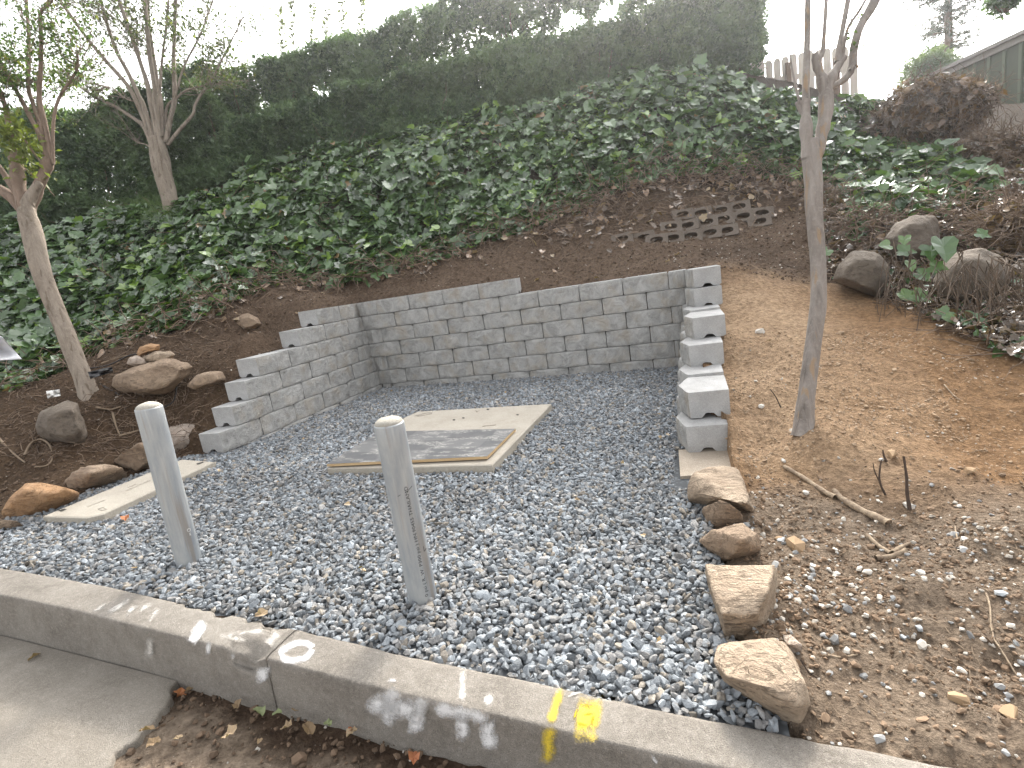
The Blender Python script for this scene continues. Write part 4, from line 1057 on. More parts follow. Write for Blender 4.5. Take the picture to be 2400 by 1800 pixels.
o = scatter('ivy_leaves', IVYF, np.column_stack([X, Y, Zl])[rest], rot[rest], size[rest], ir.integers(0, 8, len(rest)), c[rest], IVYM); o['kind'] = 'stuff'; child(o, ivy)
IVYM1 = leaf_mat('ivy_leaf_near', .16, .27, .9, fixed=((.045, .085, .035), (.10, .165, .06)))
IVYF1 = []
for me in IVYF:
    q = me.copy(); q.materials.clear(); q.materials.append(IVYM1); q.name = 'leaf'; IVYF1.append(q)
for i in big:
    o = bpy.data.objects.new('leaf', IVYF1[i % 8]); COL.objects.link(o); o.location = (X[i], Y[i], Zl[i]); o.rotation_euler = tuple(rot[i]); o.scale = (size[i],)*3; child(o, ivy)

# ------------------------------------------------------------------ dead stems, roots and twigs along the cut edge of the ivy
M = Mat('dead_stem'); v = M.coord('Object'); n_ = M.noise(v, 9, 3)
M.color(M.mix(M.ramp(n_, [(.35, 0), (.65, 1)]), (.085, .058, .042), (.26, .19, .135))).rough(.9); STEM = M.m
Vr, Fr = tube_arrays(rp_, 4); o = fast_mesh('runners', Vr, Fr, STEM); o['kind'] = 'stuff'; child(o, ivy)
DEADL = leaf_mat('dead_leaf', .25, .75, .2)
def wiggle(p, d, L, r, nseg=6, sag=.5, wob=.35):
    d = d/np.linalg.norm(d); pts = [p]
    for i in range(nseg):
        d = d+r.normal(0, wob, 3)*.6+np.array([0, 0, -sag/nseg]); d /= np.linalg.norm(d); pts.append(pts[-1]+d*L/nseg)
    return np.array(pts)
sr = np.random.default_rng(44)
fe = np.array([hit(x, y) for x, y in front_px])
seg = np.linalg.norm(np.diff(fe[:, :2], axis=0), axis=1); cum = np.concatenate([[0], np.cumsum(seg)])
def along(s):
    return np.column_stack([np.interp(s, cum, fe[:, 0]), np.interp(s, cum, fe[:, 1])])
paths = []; dl = []
for i in range(3600):
    s = sr.uniform(cum[2], cum[-1]); p = along([s])[0]; dens = .6+.4*(p[0] > .6)
    if sr.random() > dens: continue
    off = abs(sr.normal(0, .24))*(1 if p[0] < .8 else 1.9); n1_ = tnormal(np.array([p[0]]), np.array([p[1]]))[0]; dn = np.array([n1_[0], n1_[1], 0]); dn /= np.linalg.norm(dn)+1e-6
    b = np.array([p[0], p[1], 0])+dn*(off-.18)+np.array([sr.normal(0, .1), 0, 0]); b[2] = float(zsurf(b[0], b[1]))+sr.uniform(.0, .10)
    if inside(PAD, np.array([b[0]]), np.array([b[1]]))[0] or (5.2 < b[1] < 5.9 and -1.5 < b[0] < 3): continue
    d = dn*sr.uniform(-.2, 1)+np.array([sr.normal(0, 1), sr.normal(0, .3), sr.uniform(-.5, .7)])
    pts = wiggle(b, d, sr.uniform(.12, .6), sr, 7, .9, .5)
    zs = zsurf(pts[:, 0], pts[:, 1]); pts[:, 2] = np.maximum(pts[:, 2], zs+.004)
    paths.append((pts, np.linspace(sr.uniform(.003, .008), .002, len(pts))))
V, Fq = tube_arrays(paths, 4)
o = fast_mesh('dead_twigs', V, Fq, STEM); tag(o, 'tangle of dry brown ivy stems and roots along the cut lower edge of the ivy', 'twigs', kind='stuff')
# dry leaves in the same strip
m_ = 2600; s = sr.uniform(cum[1], cum[-1], m_); p = along(s); N1 = tnormal(p[:, 0], p[:, 1]); dn = N1.copy(); dn[:, 2] = 0; dn /= np.linalg.norm(dn, axis=1)[:, None]+1e-6
off = sr.normal(.04, .25, m_)*np.where(p[:, 0] > .8, 1.8, .8); xy = p+dn[:, :2]*off[:, None]+sr.normal(0, .08, (m_, 2))
k = ~inside(PAD, xy[:, 0], xy[:, 1]) & ~((xy[:, 1] > 5.3) & (xy[:, 1] < 5.95) & (xy[:, 0] > -1.5) & (xy[:, 0] < 3)) & (sr.random(m_) < np.where(p[:, 0] > .8, 1, .28)); xy = xy[k]; m_ = len(xy)
zz = zsurf(xy[:, 0], xy[:, 1])+sr.uniform(.01, .09, m_)
zv = N1[k]+sr.normal(0, .45, (m_, 3)); yv = sr.normal(size=(m_, 3)); yv -= zv*((yv*zv).sum(1)/(zv*zv).sum(1))[:, None]; zv /= np.linalg.norm(zv, axis=1)[:, None]
cd = np.array([.15, .095, .06])*sr.uniform(.4, 1.6, (m_, 1)); cd[sr.random(m_) < .08] = np.array([.27, .20, .13])
o = scatter('dry_leaves', IVYF, np.column_stack([xy, zz]), euler_from(yv, zv), sr.uniform(.04, .105, m_), sr.integers(0, 8, m_), cd, DEADL)
tag(o, 'brown dry leaves littering the strip under the ivy edge', 'leaf litter', kind='stuff')

# ------------------------------------------------------------------ soil litter: pebbles and crumbs
M = Mat('soil_stone'); t_ = M.attr('tint', 'INSTANCER'); v = M.coord('Object')
M.color(M.mix(M.noise(v, 3, 3), M.mix(1.0, t_, (.8, .8, .8), 'MULTIPLY'), M.mix(1.0, t_, (1.15, 1.15, 1.15), 'MULTIPLY'))).rough(.9); SOILST = M.m
pf = [hull_stone(300+i, sq=(1, random.uniform(.7, .9), random.uniform(.45, .7))) for i in range(8)]
pr_ = np.random.default_rng(52)
n = 60000
X = pr_.uniform(2.72, 5.4, n); Y = kback(X)+.01+pr_.random(n)**1.15*3.4
dens = np.clip(1.3-(Y-1.2)/1.45, .34, 1)*np.clip(.55+.9*fbm(np.column_stack([X, Y, 0*X])*2.3, 3, 12), .2, 1.2)
k = pr_.random(n) < dens*.8
X, Y = X[k], Y[k]
XL_ = pr_.uniform(-4.8, -1.0, 12000); YL_ = pr_.uniform(1.7, 6.0, 12000)
XB_ = pr_.uniform(-2.2, 4.5, 9000); YB_ = pr_.uniform(5.72, 7.6, 9000)
XG_ = pr_.uniform(-.6, 2.8, 1300); YG_ = kfront(XG_)-.01-pr_.random(1300)**1.3*.5
X = np.concatenate([X, XL_, XB_, XG_]); Y = np.concatenate([Y, YL_, YB_, YG_])
gut = Y < kfront(X); k = ~inside(PAD, X, Y); X, Y, gut = X[k], Y[k], gut[k]; n = len(X)
z = np.where(gut, zroad(X)-.026, zsurf(X, Y))
size = np.clip(pr_.lognormal(math.log(.0112), .44, n), .004, .036)
kind = pr_.random(n); cs = np.array([.21, .145, .095])*pr_.uniform(.6, 1.3, (n, 1))
far_ = (X > 2.7) & (Y > 2.85) & (Y < 6); cs[far_] = np.array([.40, .29, .19])*pr_.uniform(.75, 1.15, (far_.sum(), 1))
w_ = (kind < .13) & (X > 2.5) & ~far_ | (kind < .02); cs[w_] = np.array([.50, .46, .40])*pr_.uniform(.75, 1.2, (w_.sum(), 1))
g_ = (kind > .94) & (X > 2.5) & (X < 4.2) & ~far_; cs[g_] = np.array([.29, .29, .285])*pr_.uniform(.7, 1.3, (g_.sum(), 1)); size[g_] *= 1.4
size[w_] *= 1.15
dk = ~w_ & ((X < 2.5) | (Y > 5.7)); size[dk] *= 1.45; cs[dk] = np.array([.11, .075, .05])*pr_.uniform(.7, 1.5, (dk.sum(), 1))
o = scatter('pebbles', pf, np.column_stack([X, Y, z+size*.12]), np.column_stack([pr_.normal(0, .4, n), pr_.normal(0, .4, n), pr_.uniform(0, 6.28, n)]), size, pr_.integers(0, 8, n), cs, SOILST)
tag(o, 'small pebbles and soil crumbs scattered over the bare ground', 'pebbles', kind='stuff')
# wood chips, dry grass bits on the right
paths = []
for i in range(420):
    x = pr_.uniform(2.85, 5.0); y = kback(x)+.05+pr_.random()**1.2*2.4; L = pr_.uniform(.015, .06); a = pr_.uniform(0, 6.28)
    p0 = np.array([x, y, 0]); p1 = p0+np.array([math.cos(a), math.sin(a), 0])*L; pm = (p0+p1)/2+pr_.normal(0, L*.1, 3)
    q = np.array([p0, pm, p1]); q[:, 2] = zsurf(q[:, 0], q[:, 1])+.004+pr_.uniform(0, .006); 
    if not inside(PAD, q[:, 0], q[:, 1]).any(): paths.append((q, pr_.uniform(.0006, .0018)))
V, Fq = tube_arrays(paths, 4)
M = Mat('straw'); v = M.coord('Object'); M.color(M.mix(M.noise(v, 7, 2), (.12, .085, .058), (.33, .25, .17))).rough(.9); STRAW = M.m
o = fast_mesh('wood_chips', V, Fq, STRAW); tag(o, 'thin chips and straw lying on the right hand soil', 'wood chips', kind='stuff')

# single loose stones that can be picked out on the right
def loose(px, py, w, matl, label, seed, group):
    p = hit(px, py); d = (p-CAM) @ FW; s = w*d/F_PX
    me = hull_stone(seed, n=18, sq=(1, .8, .6)); me.materials.append(matl); o = bpy.data.objects.new('stone', me); COL.objects.link(o)
    o.location = (p[0], p[1], float(zsurf(p[0], p[1]))+s*.14); o.rotation_euler = (0, 0, seed*1.3); o.scale = (s,)*3; tag(o, label, 'stone', group); return o
WST = Mat('whitish_stone').color((.56, .53, .48)).rough(.9).m; TST = Mat('tan_stone').color((.36, .25, .15)).rough(.9).m; BST = Mat('bluish_stone').color((.36, .38, .39)).rough(.9).m
WLAB = ['whitish stone on the soil right of the wedge shaped rock', 'whitish stone right of the lower stick pile, above the bluish pair', 'whitish stone beside the squarest edging rock', 'white stone far right of the stick pile, low on the slope', 'pale stone left of the lower stick pile', 'white chip above a bluish chip, right of the peeled branch', 'lower of the two pale chips right of the peeled branch', 'pale pebble right of the squarest edging rock corner', 'whitish pebble above the knobbly whitish stone', 'pale stone left of the short straight stick', 'broad pale stone at the foot of the tall dark stem', 'pale stone on the open soil right of the upright stems', 'tiny white stone near the right frame edge', 'pale stone between the pale rock and the broken branch', 'whitish pebble just left of the forked dark stem', 'whitish pebble next to the tan footing block']
for i, (x, y, w) in enumerate([(1906, 1330, 22), (2097, 1326, 18), (1894, 1381, 20), (2158, 1358, 22), (1961, 1345, 20), (2259, 1275, 20), (2256, 1298, 16), (1848, 1412, 18), (1886, 1462, 16), (1958, 1288, 18), (2130, 1184, 28), (2250, 1200, 16), (2370, 1340, 14), (1890, 1168, 18), (2065, 1078, 14), (1835, 1085, 16)]):
    loose(x, y, w, WST, WLAB[i], 400+i, 'whitish stones on the right soil')
BLAB = ['largest bluish grey stone, near the long pale tendril at right', 'bluish grey stone in the middle of the lower right soil', 'small bluish stone above the straw coloured stick', 'bluish stone tucked between two edging rocks and the soil', 'small bluish stone below the middle of the right soil']
for i, (x, y, w) in enumerate([(2345, 1420, 30), (2155, 1474, 22), (2000, 1485, 15), (1830, 1258, 26), (2115, 1490, 20)]):
    loose(x, y, w, BST, BLAB[i], 440+i, 'bluish stones on the right soil')
loose(2245, 1640, 50, TST, 'fist sized tan stone alone in the soil right of the cracked rock', 461, None)
loose(2370, 1690, 52, TST, 'brown stone half sunk near the lower right corner', 462, None)
loose(1868, 1278, 62, TST, 'flat orange brown stone beside the wedge shaped rock', 463, None)
loose(1828, 1256, 24, TST, 'pale tan pebble left of the flat orange brown stone', 464, None)
loose(2090, 1070, 36, TST, 'tan cobble by the upright forked twig', 465, None)
loose(1782, 780, 26, WST, 'pale flat stone on the sandy slope near the block wall', 466, None)
loose(1784, 955, 18, WST, 'pale stone on the sandy slope left of the tree base', 467, None)
loose(2272, 1120, 30, TST, 'yellowish stone on the soil right of the upright sticks', 468, None)

# ------------------------------------------------------------------ sticks
M = Mat('dry_wood'); v = M.coord('Object'); nn_ = M.noise(M.mapping(v, (5, 5, 5)), 6, 5, .7)
M.color(M.mix(M.ramp(nn_, [(.35, 0), (.65, 1)]), (.16, .115, .08), (.42, .33, .23))).rough(.9); M.bump(nn_, .6, .01); WOOD = M.m
M = Mat('dark_twig'); M.color((.07, .05, .038)).rough(.9); DTWIG = M.m
def stick(pxs, r0, r1, mat, label, up=None, group=None, more=()):
    def mk(pl, upz):
        P = []
        for i, (x, y) in enumerate(pl):
            P.append(hit(x, y))
        P = np.array(P)
        if upz is not None:              # a standing twig: rises from its first point
            d = (P[0]-CAM) @ FW; P = np.array([P3(x, y, d) for x, y in pl])
        else: P[:, 2] = zsurf(P[:, 0], P[:, 1])+r0*.8
        return P
    P = smooth_path(mk(pxs, up), 10); paths = [(P, np.linspace(r0, r1, 10)*(1+.12*np.sin(np.arange(10)*2.3)))]
    for a in more: paths.append((smooth_path(mk(a, up), 8), np.linspace(r1*1.1, r1*.6, 8)))
    V, Fq = tube_arrays(paths, 7); o = fast_mesh('stick', V, Fq, mat, smooth=True); tag(o, label, 'stick', group); return o
stick([(1838, 1098), (1880, 1118), (1925, 1148), (1958, 1166)], .010, .013, WOOD, 'grey broken branch lying highest on the right soil, thin end up')
stick([(1955, 1150), (1975, 1172), (2020, 1195), (2060, 1212), (2082, 1222)], .012, .017, WOOD, 'thick peeled branch with a pale split end on the right soil')
stick([(2030, 1258), (2060, 1280), (2088, 1298)], .008, .009, WOOD, 'short straight stick below the peeled branch')
stick([(2052, 1312), (2090, 1308), (2125, 1302)], .011, .011, WOOD, 'stubby pale stick lying level, lowest of the pile')
stick([(2092, 1295), (2110, 1282), (2130, 1272)], .010, .007, WOOD, 'crooked brown stick leaning over the stubby pale one')
stick([(2132, 1195), (2126, 1155), (2125, 1120), (2118, 1070)], .008, .0045, DTWIG, 'tall dark dead stem standing in the soil, rightmost of the upright stems', 1)
stick([(2075, 1160), (2062, 1130), (2062, 1100), (2066, 1078)], .005, .003, DTWIG, 'forked dark dead stem standing left of the tall one', 1, more=([(2062, 1130), (2050, 1105), (2046, 1085)], [(2064, 1128), (2050, 1155)]))
stick([(2078, 1082), (2072, 1070), (2069, 1055)], .006, .003, DTWIG, 'short dark stub standing above the forked stem', 1)
stick([(1830, 955), (1818, 930), (1805, 912)], .004, .003, DTWIG, 'thin curved twig standing on the sandy slope left of the tree', 1)
stick([(2213, 902), (2232, 925), (2250, 942)], .004, .003, WOOD, 'slim pale stick on the sandy slope at right')
stick([(1940, 1552), (1975, 1546), (2010, 1540)], .0035, .003, WOOD, 'straw coloured stick near the cracked tan rock')
stick([(2238, 1240), (2244, 1272)], .003, .003, WOOD, 'tiny straight straw on the dark soil at right')
stick([(2310, 1415), (2320, 1440), (2325, 1490), (2350, 1535), (2385, 1570), (2410, 1580)], .003, .002, WOOD, 'long thin pale tendril curling across the lower right soil')
stick([(1878, 1562), (1895, 1590), (1925, 1605)], .002, .002, DTWIG, 'fine dark twig beside the cracked tan rock')
stick([(830, 1500), (875, 1512), (920, 1522), (960, 1530)], .0035, .002, DTWIG, 'brown twig lying along the back edge of the kerb')

# litter lying thick on the bank right of the sandy slope
lr2 = np.random.default_rng(58); m_ = 5200
pxs = lr2.uniform(1930, 2420, m_); pys = lr2.uniform(380, 880, m_)
lim = np.interp(pxs, [1930, 1960, 2080, 2200, 2330, 2450], [650, 668, 708, 778, 835, 880])
k = pys < lim-lr2.exponential(12, m_); P_ = np.array([hit(x, y) for x, y in zip(pxs[k][:2200], pys[k][:2200])]); m_ = len(P_)
zv = tnormal(P_[:, 0], P_[:, 1])+lr2.normal(0, .5, (m_, 3)); yv = lr2.normal(size=(m_, 3)); yv -= zv*((yv*zv).sum(1)/(zv*zv).sum(1))[:, None]; zv /= np.linalg.norm(zv, axis=1)[:, None]
cd = np.array([.10, .068, .045])*lr2.uniform(.35, 1.6, (m_, 1)); gq = lr2.random(m_) < .16; cd[gq] = np.array([.05, .10, .04])
o = scatter('bank_leaf_litter', IVYF, P_+np.array([0, 0, .03])+lr2.uniform(0, .06, (m_, 1))*np.array([[0, 0, 1.0]]), euler_from(yv, zv), lr2.uniform(.03, .075, m_), lr2.integers(0, 8, m_), cd, DEADL)
tag(o, 'dry leaves littering the dark bank around the right boulders', 'leaf litter', kind='stuff')
paths = []
for p in P_[::2]:
    d = np.array([lr2.normal(0, 1), lr2.normal(0, .5), lr2.uniform(-.2, .8)]); w = wiggle(p+np.array([0, 0, .02]), d, lr2.uniform(.15, .5), lr2, 7, .9, .45); w[:, 2] = np.maximum(w[:, 2], zsurf(w[:, 0], w[:, 1])+.004)
    paths.append((w, np.linspace(lr2.uniform(.0025, .006), .0016, 8)))
for i in range(700):                       # roots and sticks over the left bank
    p = hit(lr2.uniform(0, 480), lr2.uniform(760, 1080)); 
    if inside(PAD, p[:1], p[1:2])[0] or p[1] > 6.5: continue
    d = np.array([lr2.normal(0, 1), lr2.normal(0, .7), lr2.uniform(-.1, .5)]); w = wiggle(p+np.array([0, 0, .015]), d, lr2.uniform(.06, .34), lr2, 7, .9, .4); w[:, 2] = np.maximum(w[:, 2], zsurf(w[:, 0], w[:, 1])+.003)
    if inside(PAD, w[:, 0], w[:, 1]).any(): continue
    paths.append((w, np.linspace(lr2.uniform(.0018, .0048), .0014, 8)))
V, Fq = tube_arrays(paths, 4)
o = fast_mesh('dry_stems', V, Fq, STEM); tag(o, 'dry stems and roots strewn over the left bank and around the right boulders', 'twigs', kind='stuff')

# stray bits blown onto the gravel
gb = np.random.default_rng(59); m_ = 70
X = gb.uniform(-1.2, 2.7, m_); Y = gb.uniform(1.45, 5.3, m_); k = inside(PAD, X, Y) & ~inside(np.array([p[:2] for p in LIDP]), X, Y); X, Y = X[k], Y[k]; m_ = len(X)
o = scatter('leaf_bits', IVYF, np.column_stack([X, Y, zgrav(X, Y)+.012]), np.column_stack([gb.normal(0, .4, m_), gb.normal(0, .4, m_), gb.uniform(0, 6.28, m_)]), gb.uniform(.012, .034, m_), gb.integers(0, 8, m_), np.array([.26, .18, .10])*gb.uniform(.5, 1.4, (m_, 1)), DEADL)
tag(o, 'tiny dry leaf bits blown over the grey gravel', 'leaf litter', kind='stuff')

# ------------------------------------------------------------------ hedges
HLEAF = leaf_mat('hedge_leaf', .22, .42, .45)
HF = [sprig(500+i, 16, .45, 1.25) for i in range(8)]
def hedge(name, A, B, top_px, bot_px, thick, per_m2, size, cols, label, seed, holes=0.0, leafc=None):
    """vertical sheared mass standing on the line A-B (plan points); outlines measured on its front face"""
    A = np.array(A); B = np.array(B); d = B-A; Ln = np.linalg.norm(d); d /= Ln; nb = np.array([-d[1], d[0]])
    def onp(px, py):
        r_ = ray(px, py)[:2]; c_ = CAM[:2]; M_ = np.column_stack([r_, -d]); t, s = np.linalg.solve(M_, A-c_); return s, CAM[2]+t*ray(px, py)[2]
    tp = np.array(sorted(onp(*p) for p in top_px)); bt = np.array(sorted(onp(*p) for p in bot_px))
    r = np.random.default_rng(seed); s0, s1 = tp[0, 0], tp[-1, 0]
    hmax = (np.interp(np.linspace(s0, s1, 50), tp[:, 0], tp[:, 1])-np.interp(np.linspace(s0, s1, 50), bt[:, 0], bt[:, 1]))
    n = int((s1-s0)*max(hmax.mean(), .2)*per_m2)
    s = r.uniform(s0, s1, n); zt = np.interp(s, tp[:, 0], tp[:, 1]); zb = np.interp(s, bt[:, 0], bt[:, 1])
    wv = fbm(np.column_stack([s*1.4, 0*s, 0*s]), 3, seed)*.10
    w = r.random(n); z = zb+(zt+wv-zb)*w
    sh = fbm(np.column_stack([s*1.1, z*1.1, 0*s]), 4, seed+3)*.22
    fr = (r.random(n)**1.6)*thick; round_ = np.clip((w-.8)/.2, 0, 1)**2*.3*thick
    t = fr+sh+round_
    pos = np.column_stack([A[0]+d[0]*s+nb[0]*t, A[1]+d[1]*s+nb[1]*t, z])
    keep = np.ones(n, bool)
    if holes: keep = (fbm(np.column_stack([s*5.5, z*5.5, 0*s]), 3, seed+7) > -.9+holes*(1.45*np.exp(-((z-zb)/.20)))) 
    pos = pos[keep]; n = len(pos); sz = size*r.uniform(.7, 1.35, n)
    c = cols[0]+(cols[1]-cols[0])*np.clip(.5+.55*fbm(pos*1.6, 3, seed+9)+r.normal(0, .33, n), 0, 1)[:, None]
    rot = np.column_stack([r.normal(0, .5, n), r.normal(0, .5, n), r.uniform(0, 6.28, n)])
    root = empty(name, (A[0], A[1], float(bt[0, 1]))); tag(root, label, 'hedge')
    o = scatter(name+'_foliage', HF, pos, rot, sz, r.integers(0, len(HF), n), c, HLEAF); o.name = 'foliage'; o['kind'] = 'stuff'; child(o, root)
    paths = []
    for k_ in range(int((s1-s0)*7)):
        ss = r.uniform(s0, s1); zb_ = np.interp(ss, bt[:, 0], bt[:, 1])-.35; zt_ = np.interp(ss, tp[:, 0], tp[:, 1]); tt = r.uniform(.15, .85)*thick
        L_ = np.linspace(0, 1, 7); q = np.column_stack([A[0]+d[0]*(ss+L_*r.normal(0, .2))+nb[0]*tt, A[1]+d[1]*(ss+L_*r.normal(0, .2))+nb[1]*tt, zb_+(zt_-zb_)*L_*r.uniform(.6, .95)])
        paths.append((q+r.normal(0, .02, q.shape), np.linspace(.016, .004, 7)))
    V, Fq = tube_arrays(paths, 4); o = fast_mesh('branches', V, Fq, STEM); child(o, root)
    return root
HA = P3(-250, 640, 9.6)[:2]; HB = P3(1790, 170, 9.1)[:2]
dk = np.array([.045, .078, .042]); md = np.array([.135, .195, .11])
hedge('hedge', HA, HB,
      [(-250, 330), (0, 262), (127, 262), (181, 240), (253, 215), (330, 200), (420, 175), (446, 306), (530, 286), (700, 240), (836, 200), (963, 168), (1075, 140), (1190, 96), (1277, 80), (1379, 50), (1523, 18), (1640, -14), (1775, -50)],
      [(-250, 640), (0, 580), (100, 545), (400, 480), (600, 415), (800, 360), (1000, 305), (1200, 262), (1400, 225), (1600, 195), (1775, 180)],
      .55, 950, .125, (dk, md), 'dark clipped hedge running along the top of the ivy slope', 81)
d_ = (HB-HA)/np.linalg.norm(HB-HA); nb_ = np.array([-d_[1], d_[0]])
hedge('tall_hedge', HA+nb_*1.0, HB+nb_*1.0,
      [(380, 180), (416, 168), (488, 148), (615, 132), (687, 104), (800, 86), (900, 50), (1000, 8), (1100, -35), (1250, -80), (1500, -120), (1772, -160)],
      [(380, 310), (446, 314), (530, 292), (700, 246), (836, 204), (963, 170), (1075, 140), (1190, 94), (1277, 72), (1379, 42), (1523, 10), (1772, -60)],
      .6, 700, .13, (dk, md*1.15), 'taller paler hedge rising behind the clipped one with sky showing between them', 91, .7)
# upright whips against the sky
wr = np.random.default_rng(95); WF = [small_leaf(i, .55) for i in range(5)]
WHIP = leaf_mat('whip_leaf', .3, .5, .3)
for (x, y0, y1, lab) in ((655, 125, 20, 'leftmost leafy shoot standing above the hedge'), (690, 100, -20, 'second leafy shoot above the hedge, taller than the first'), (728, 95, -40, 'third leafy shoot, densest of those above the hedge'), (765, 90, 5, 'fourth leafy shoot above the hedge, shortest of the group'), (805, 80, -30, 'fifth leafy shoot where the hedge top climbs'), (845, 70, -10, 'rightmost leafy shoot above the hedge')):
    dep = 11.8; p0 = P3(x, y0+60, dep); p1 = P3(x+wr.uniform(-10, 14), y1, dep); q = smooth_path([p0, (p0+p1)/2+wr.normal(0, .04, 3), p1], 14)
    root = empty('leafy_shoot', p0); tag(root, lab, 'shoot', 'leafy shoots above the hedge')
    V, Fq = tube_arrays([(q, np.linspace(.012, .003, 14))], 5); child(fast_mesh('stem', V, Fq, STEM), root)
    m_ = 90; ti = wr.uniform(.15, 1, m_); pos = np.array([np.interp(ti, np.linspace(0, 1, 14), q[:, i]) for i in range(3)]).T+wr.normal(0, .03, (m_, 3))
    yv = np.column_stack([wr.normal(0, 1, m_), wr.normal(0, 1, m_), wr.uniform(.2, 1, m_)]); zv = wr.normal(size=(m_, 3))
    o = scatter('shoot_leaves', WF, pos, euler_from(yv, zv), wr.uniform(.07, .13, m_), wr.integers(0, 5, m_), np.array([.10, .11, .07])*wr.uniform(.6, 1.3, (m_, 1)), WHIP); o.name = 'foliage'; o['kind'] = 'stuff'; child(o, root)

# ------------------------------------------------------------------ trees
def bark_mat(name, c1, c2, c3, streak):
    M = Mat(name); v = M.coord('Object'); vm = M.mapping(v, (18, 18, 2.2)); n1 = M.noise(vm, 1, 6, .65, .6); n2 = M.noise(v, 45, 5, .7); n3 = M.noise(M.mapping(v, (26, 26, .9)), 1, 3, .5)
    c = M.mix(M.ramp(n1, [(.35, 0), (.65, 1)]), c1, c2); c = M.mix(M.ramp(n2, [(.52, 0), (.75, .6)]), c, c3)
    c = M.mix(M.ramp(n3, [(.60, 0), (.66, .75)]), c, streak); c = M.mix(M.ramp(n1, [(.30, .7), (.38, 0)]), c, M.mix(1.0, c, (.45, .43, .42), 'MULTIPLY'))
    M.color(c).rough(.9); M.bump(M.math('ADD', n1, M.math('MULTIPLY', n2, .5)), .7, .012); return M.m
BARKR = bark_mat('weathered_grey_bark', (.19, .165, .145), (.32, .285, .255), (.39, .355, .32), (.33, .23, .14))
BARKL = bark_mat('pale_smooth_bark', (.19, .155, .12), (.31, .26, .21), (.38, .335, .285), (.12, .09, .065))
BARKD = bark_mat('brown_bark', (.16, .115, .085), (.26, .19, .145), (.30, .24, .19), (.10, .07, .05))
def px_path(pxs, dep, n, r, dd=0.0):
    P = np.array([P3(x, y, dep+dd*i/max(1, len(pxs)-1)) for i, (x, y) in enumerate(pxs)])
    return smooth_path(P, n)
def knob(P, r, k=.12, seed=0):
    n = len(P); return r*(1+k*vnoise(np.column_stack([np.arange(n)*.55+seed, np.zeros(n), np.zeros(n)]), seed))
def limb(parent, pxs, dep, r0, r1, mat, dd=0.0, n=20, name='limb', sides=9, k=.1, seed=0):
    P = px_path(pxs, dep, n, r0, dd); V, Fq = tube_arrays([(P, knob(P, np.linspace(r0, r1, n), k, seed))], sides)
    V = V+ (fbm(V*22+seed, 3, seed)*r0*.12)[:, None]*0
    o = fast_mesh(name, V, Fq, mat, smooth=True); child(o, parent); return P
def trunk_mesh(parent, pxs, dep, radii, mat, dd=0.0, n=44, sides=20, seed=0, flare=True):
    P = px_path(pxs, dep, n, 0, dd); r = np.interp(np.linspace(0, 1, n), np.linspace(0, 1, len(radii)), radii)
    P = np.vstack([P, P[-1]+(P[-1]-P[-2])*.7, P[-1]+(P[-1]-P[-2])*1.0]); r = np.concatenate([r, [r[-1]*.6, .002]]); n += 2
    V, Fq = tube_arrays([(P, r)], sides); i = np.repeat(np.arange(n), sides); a = np.tile(np.arange(sides)*2*np.pi/sides, n)
    c = P[i]; nrm = V-c; nrm /= np.linalg.norm(nrm, axis=1)[:, None]
    flut = np.cos(a*3+i*.06+seed)*.07+np.cos(a*5-i*.03)*.045; V = V+nrm*((flut+fbm(np.column_stack([np.cos(a)*1.6, np.sin(a)*1.6, i*.14+seed]), 4, seed)*.11)*r[i])[:, None]
    o = fast_mesh('trunk', V, Fq, mat, smooth=True); child(o, parent); return P
def twig_crown(parent, tips, r, levels=2, L0=.6, per=5, mat=STEM, leaves=2500, lsize=.05, cols=(.10, .15, .05), gather=None, rad=.006, upb=.35):
    """fine twigs from points (p, dir), leaves along them"""
    paths = []; ends = []
    cur = [(p, d, L0, rad) for p, d in tips]
    for lv in range(levels):
        nxt = []
        for p, d, L, rr in cur:
            for j in range(per if lv == 0 else 3):
                dd = d+r.normal(0, .55, 3)+np.array([0, 0, upb*.5]); dd /= np.linalg.norm(dd)
                q = [p]; 
                for s in range(5):
                    dd = dd+r.normal(0, .16, 3); dd /= np.linalg.norm(dd); q.append(q[-1]+dd*L/5*r.uniform(.8, 1.2))
                q = np.array(q); paths.append((q, np.linspace(rr, rr*.45, 6))); ends.append(q)
                for k_ in (2, 4, 5): 
                    if r.random() < .55: nxt.append((q[k_], dd.copy(), L*.55, rr*.5))
        cur = nxt
    V, Fq = tube_arrays(paths, 4); o = fast_mesh('twigs', V, Fq, mat); o['kind'] = 'stuff'; child(o, parent)
    E_ = np.concatenate([e[1:] for e in ends]); k_ = r.integers(0, len(E_), leaves); pos = E_[k_]+r.normal(0, .025, (leaves, 3))
    cl = fbm(pos*1.8, 3, 5); keep = r.random(leaves) < np.clip(.55+.8*cl, .12, 1); pos = pos[keep]; m_ = len(pos)
    yv = r.normal(size=(m_, 3)); yv[:, 2] += .1; zv = r.normal(0, .7, (m_, 3))+np.array([0, 0, 1.0])
    col = np.array(cols)*r.uniform(.55, 1.5, (m_, 1)); 
    yy = r.random(m_) < .12; col[yy] = np.array([.15, .16, .05])*r.uniform(.7, 1.2, (yy.sum(), 1))
    o = scatter('crown_leaves', WF, pos, euler_from(yv, zv), lsize*r.uniform(.6, 1.4, m_), r.integers(0, 5, m_), col, TLEAF); o.name = 'crown'; o['kind'] = 'stuff'; child(o, parent)
TLEAF = leaf_mat('myrtle_leaf', .4, .5, .35)
def tips_of(P, fr, r): 
    out = []
    for f_ in fr:
        i = min(len(P)-2, int(f_*(len(P)-1))); d = P[i+1]-P[i]; out.append((P[i], d/np.linalg.norm(d)+r.normal(0, .15, 3)))
    return out

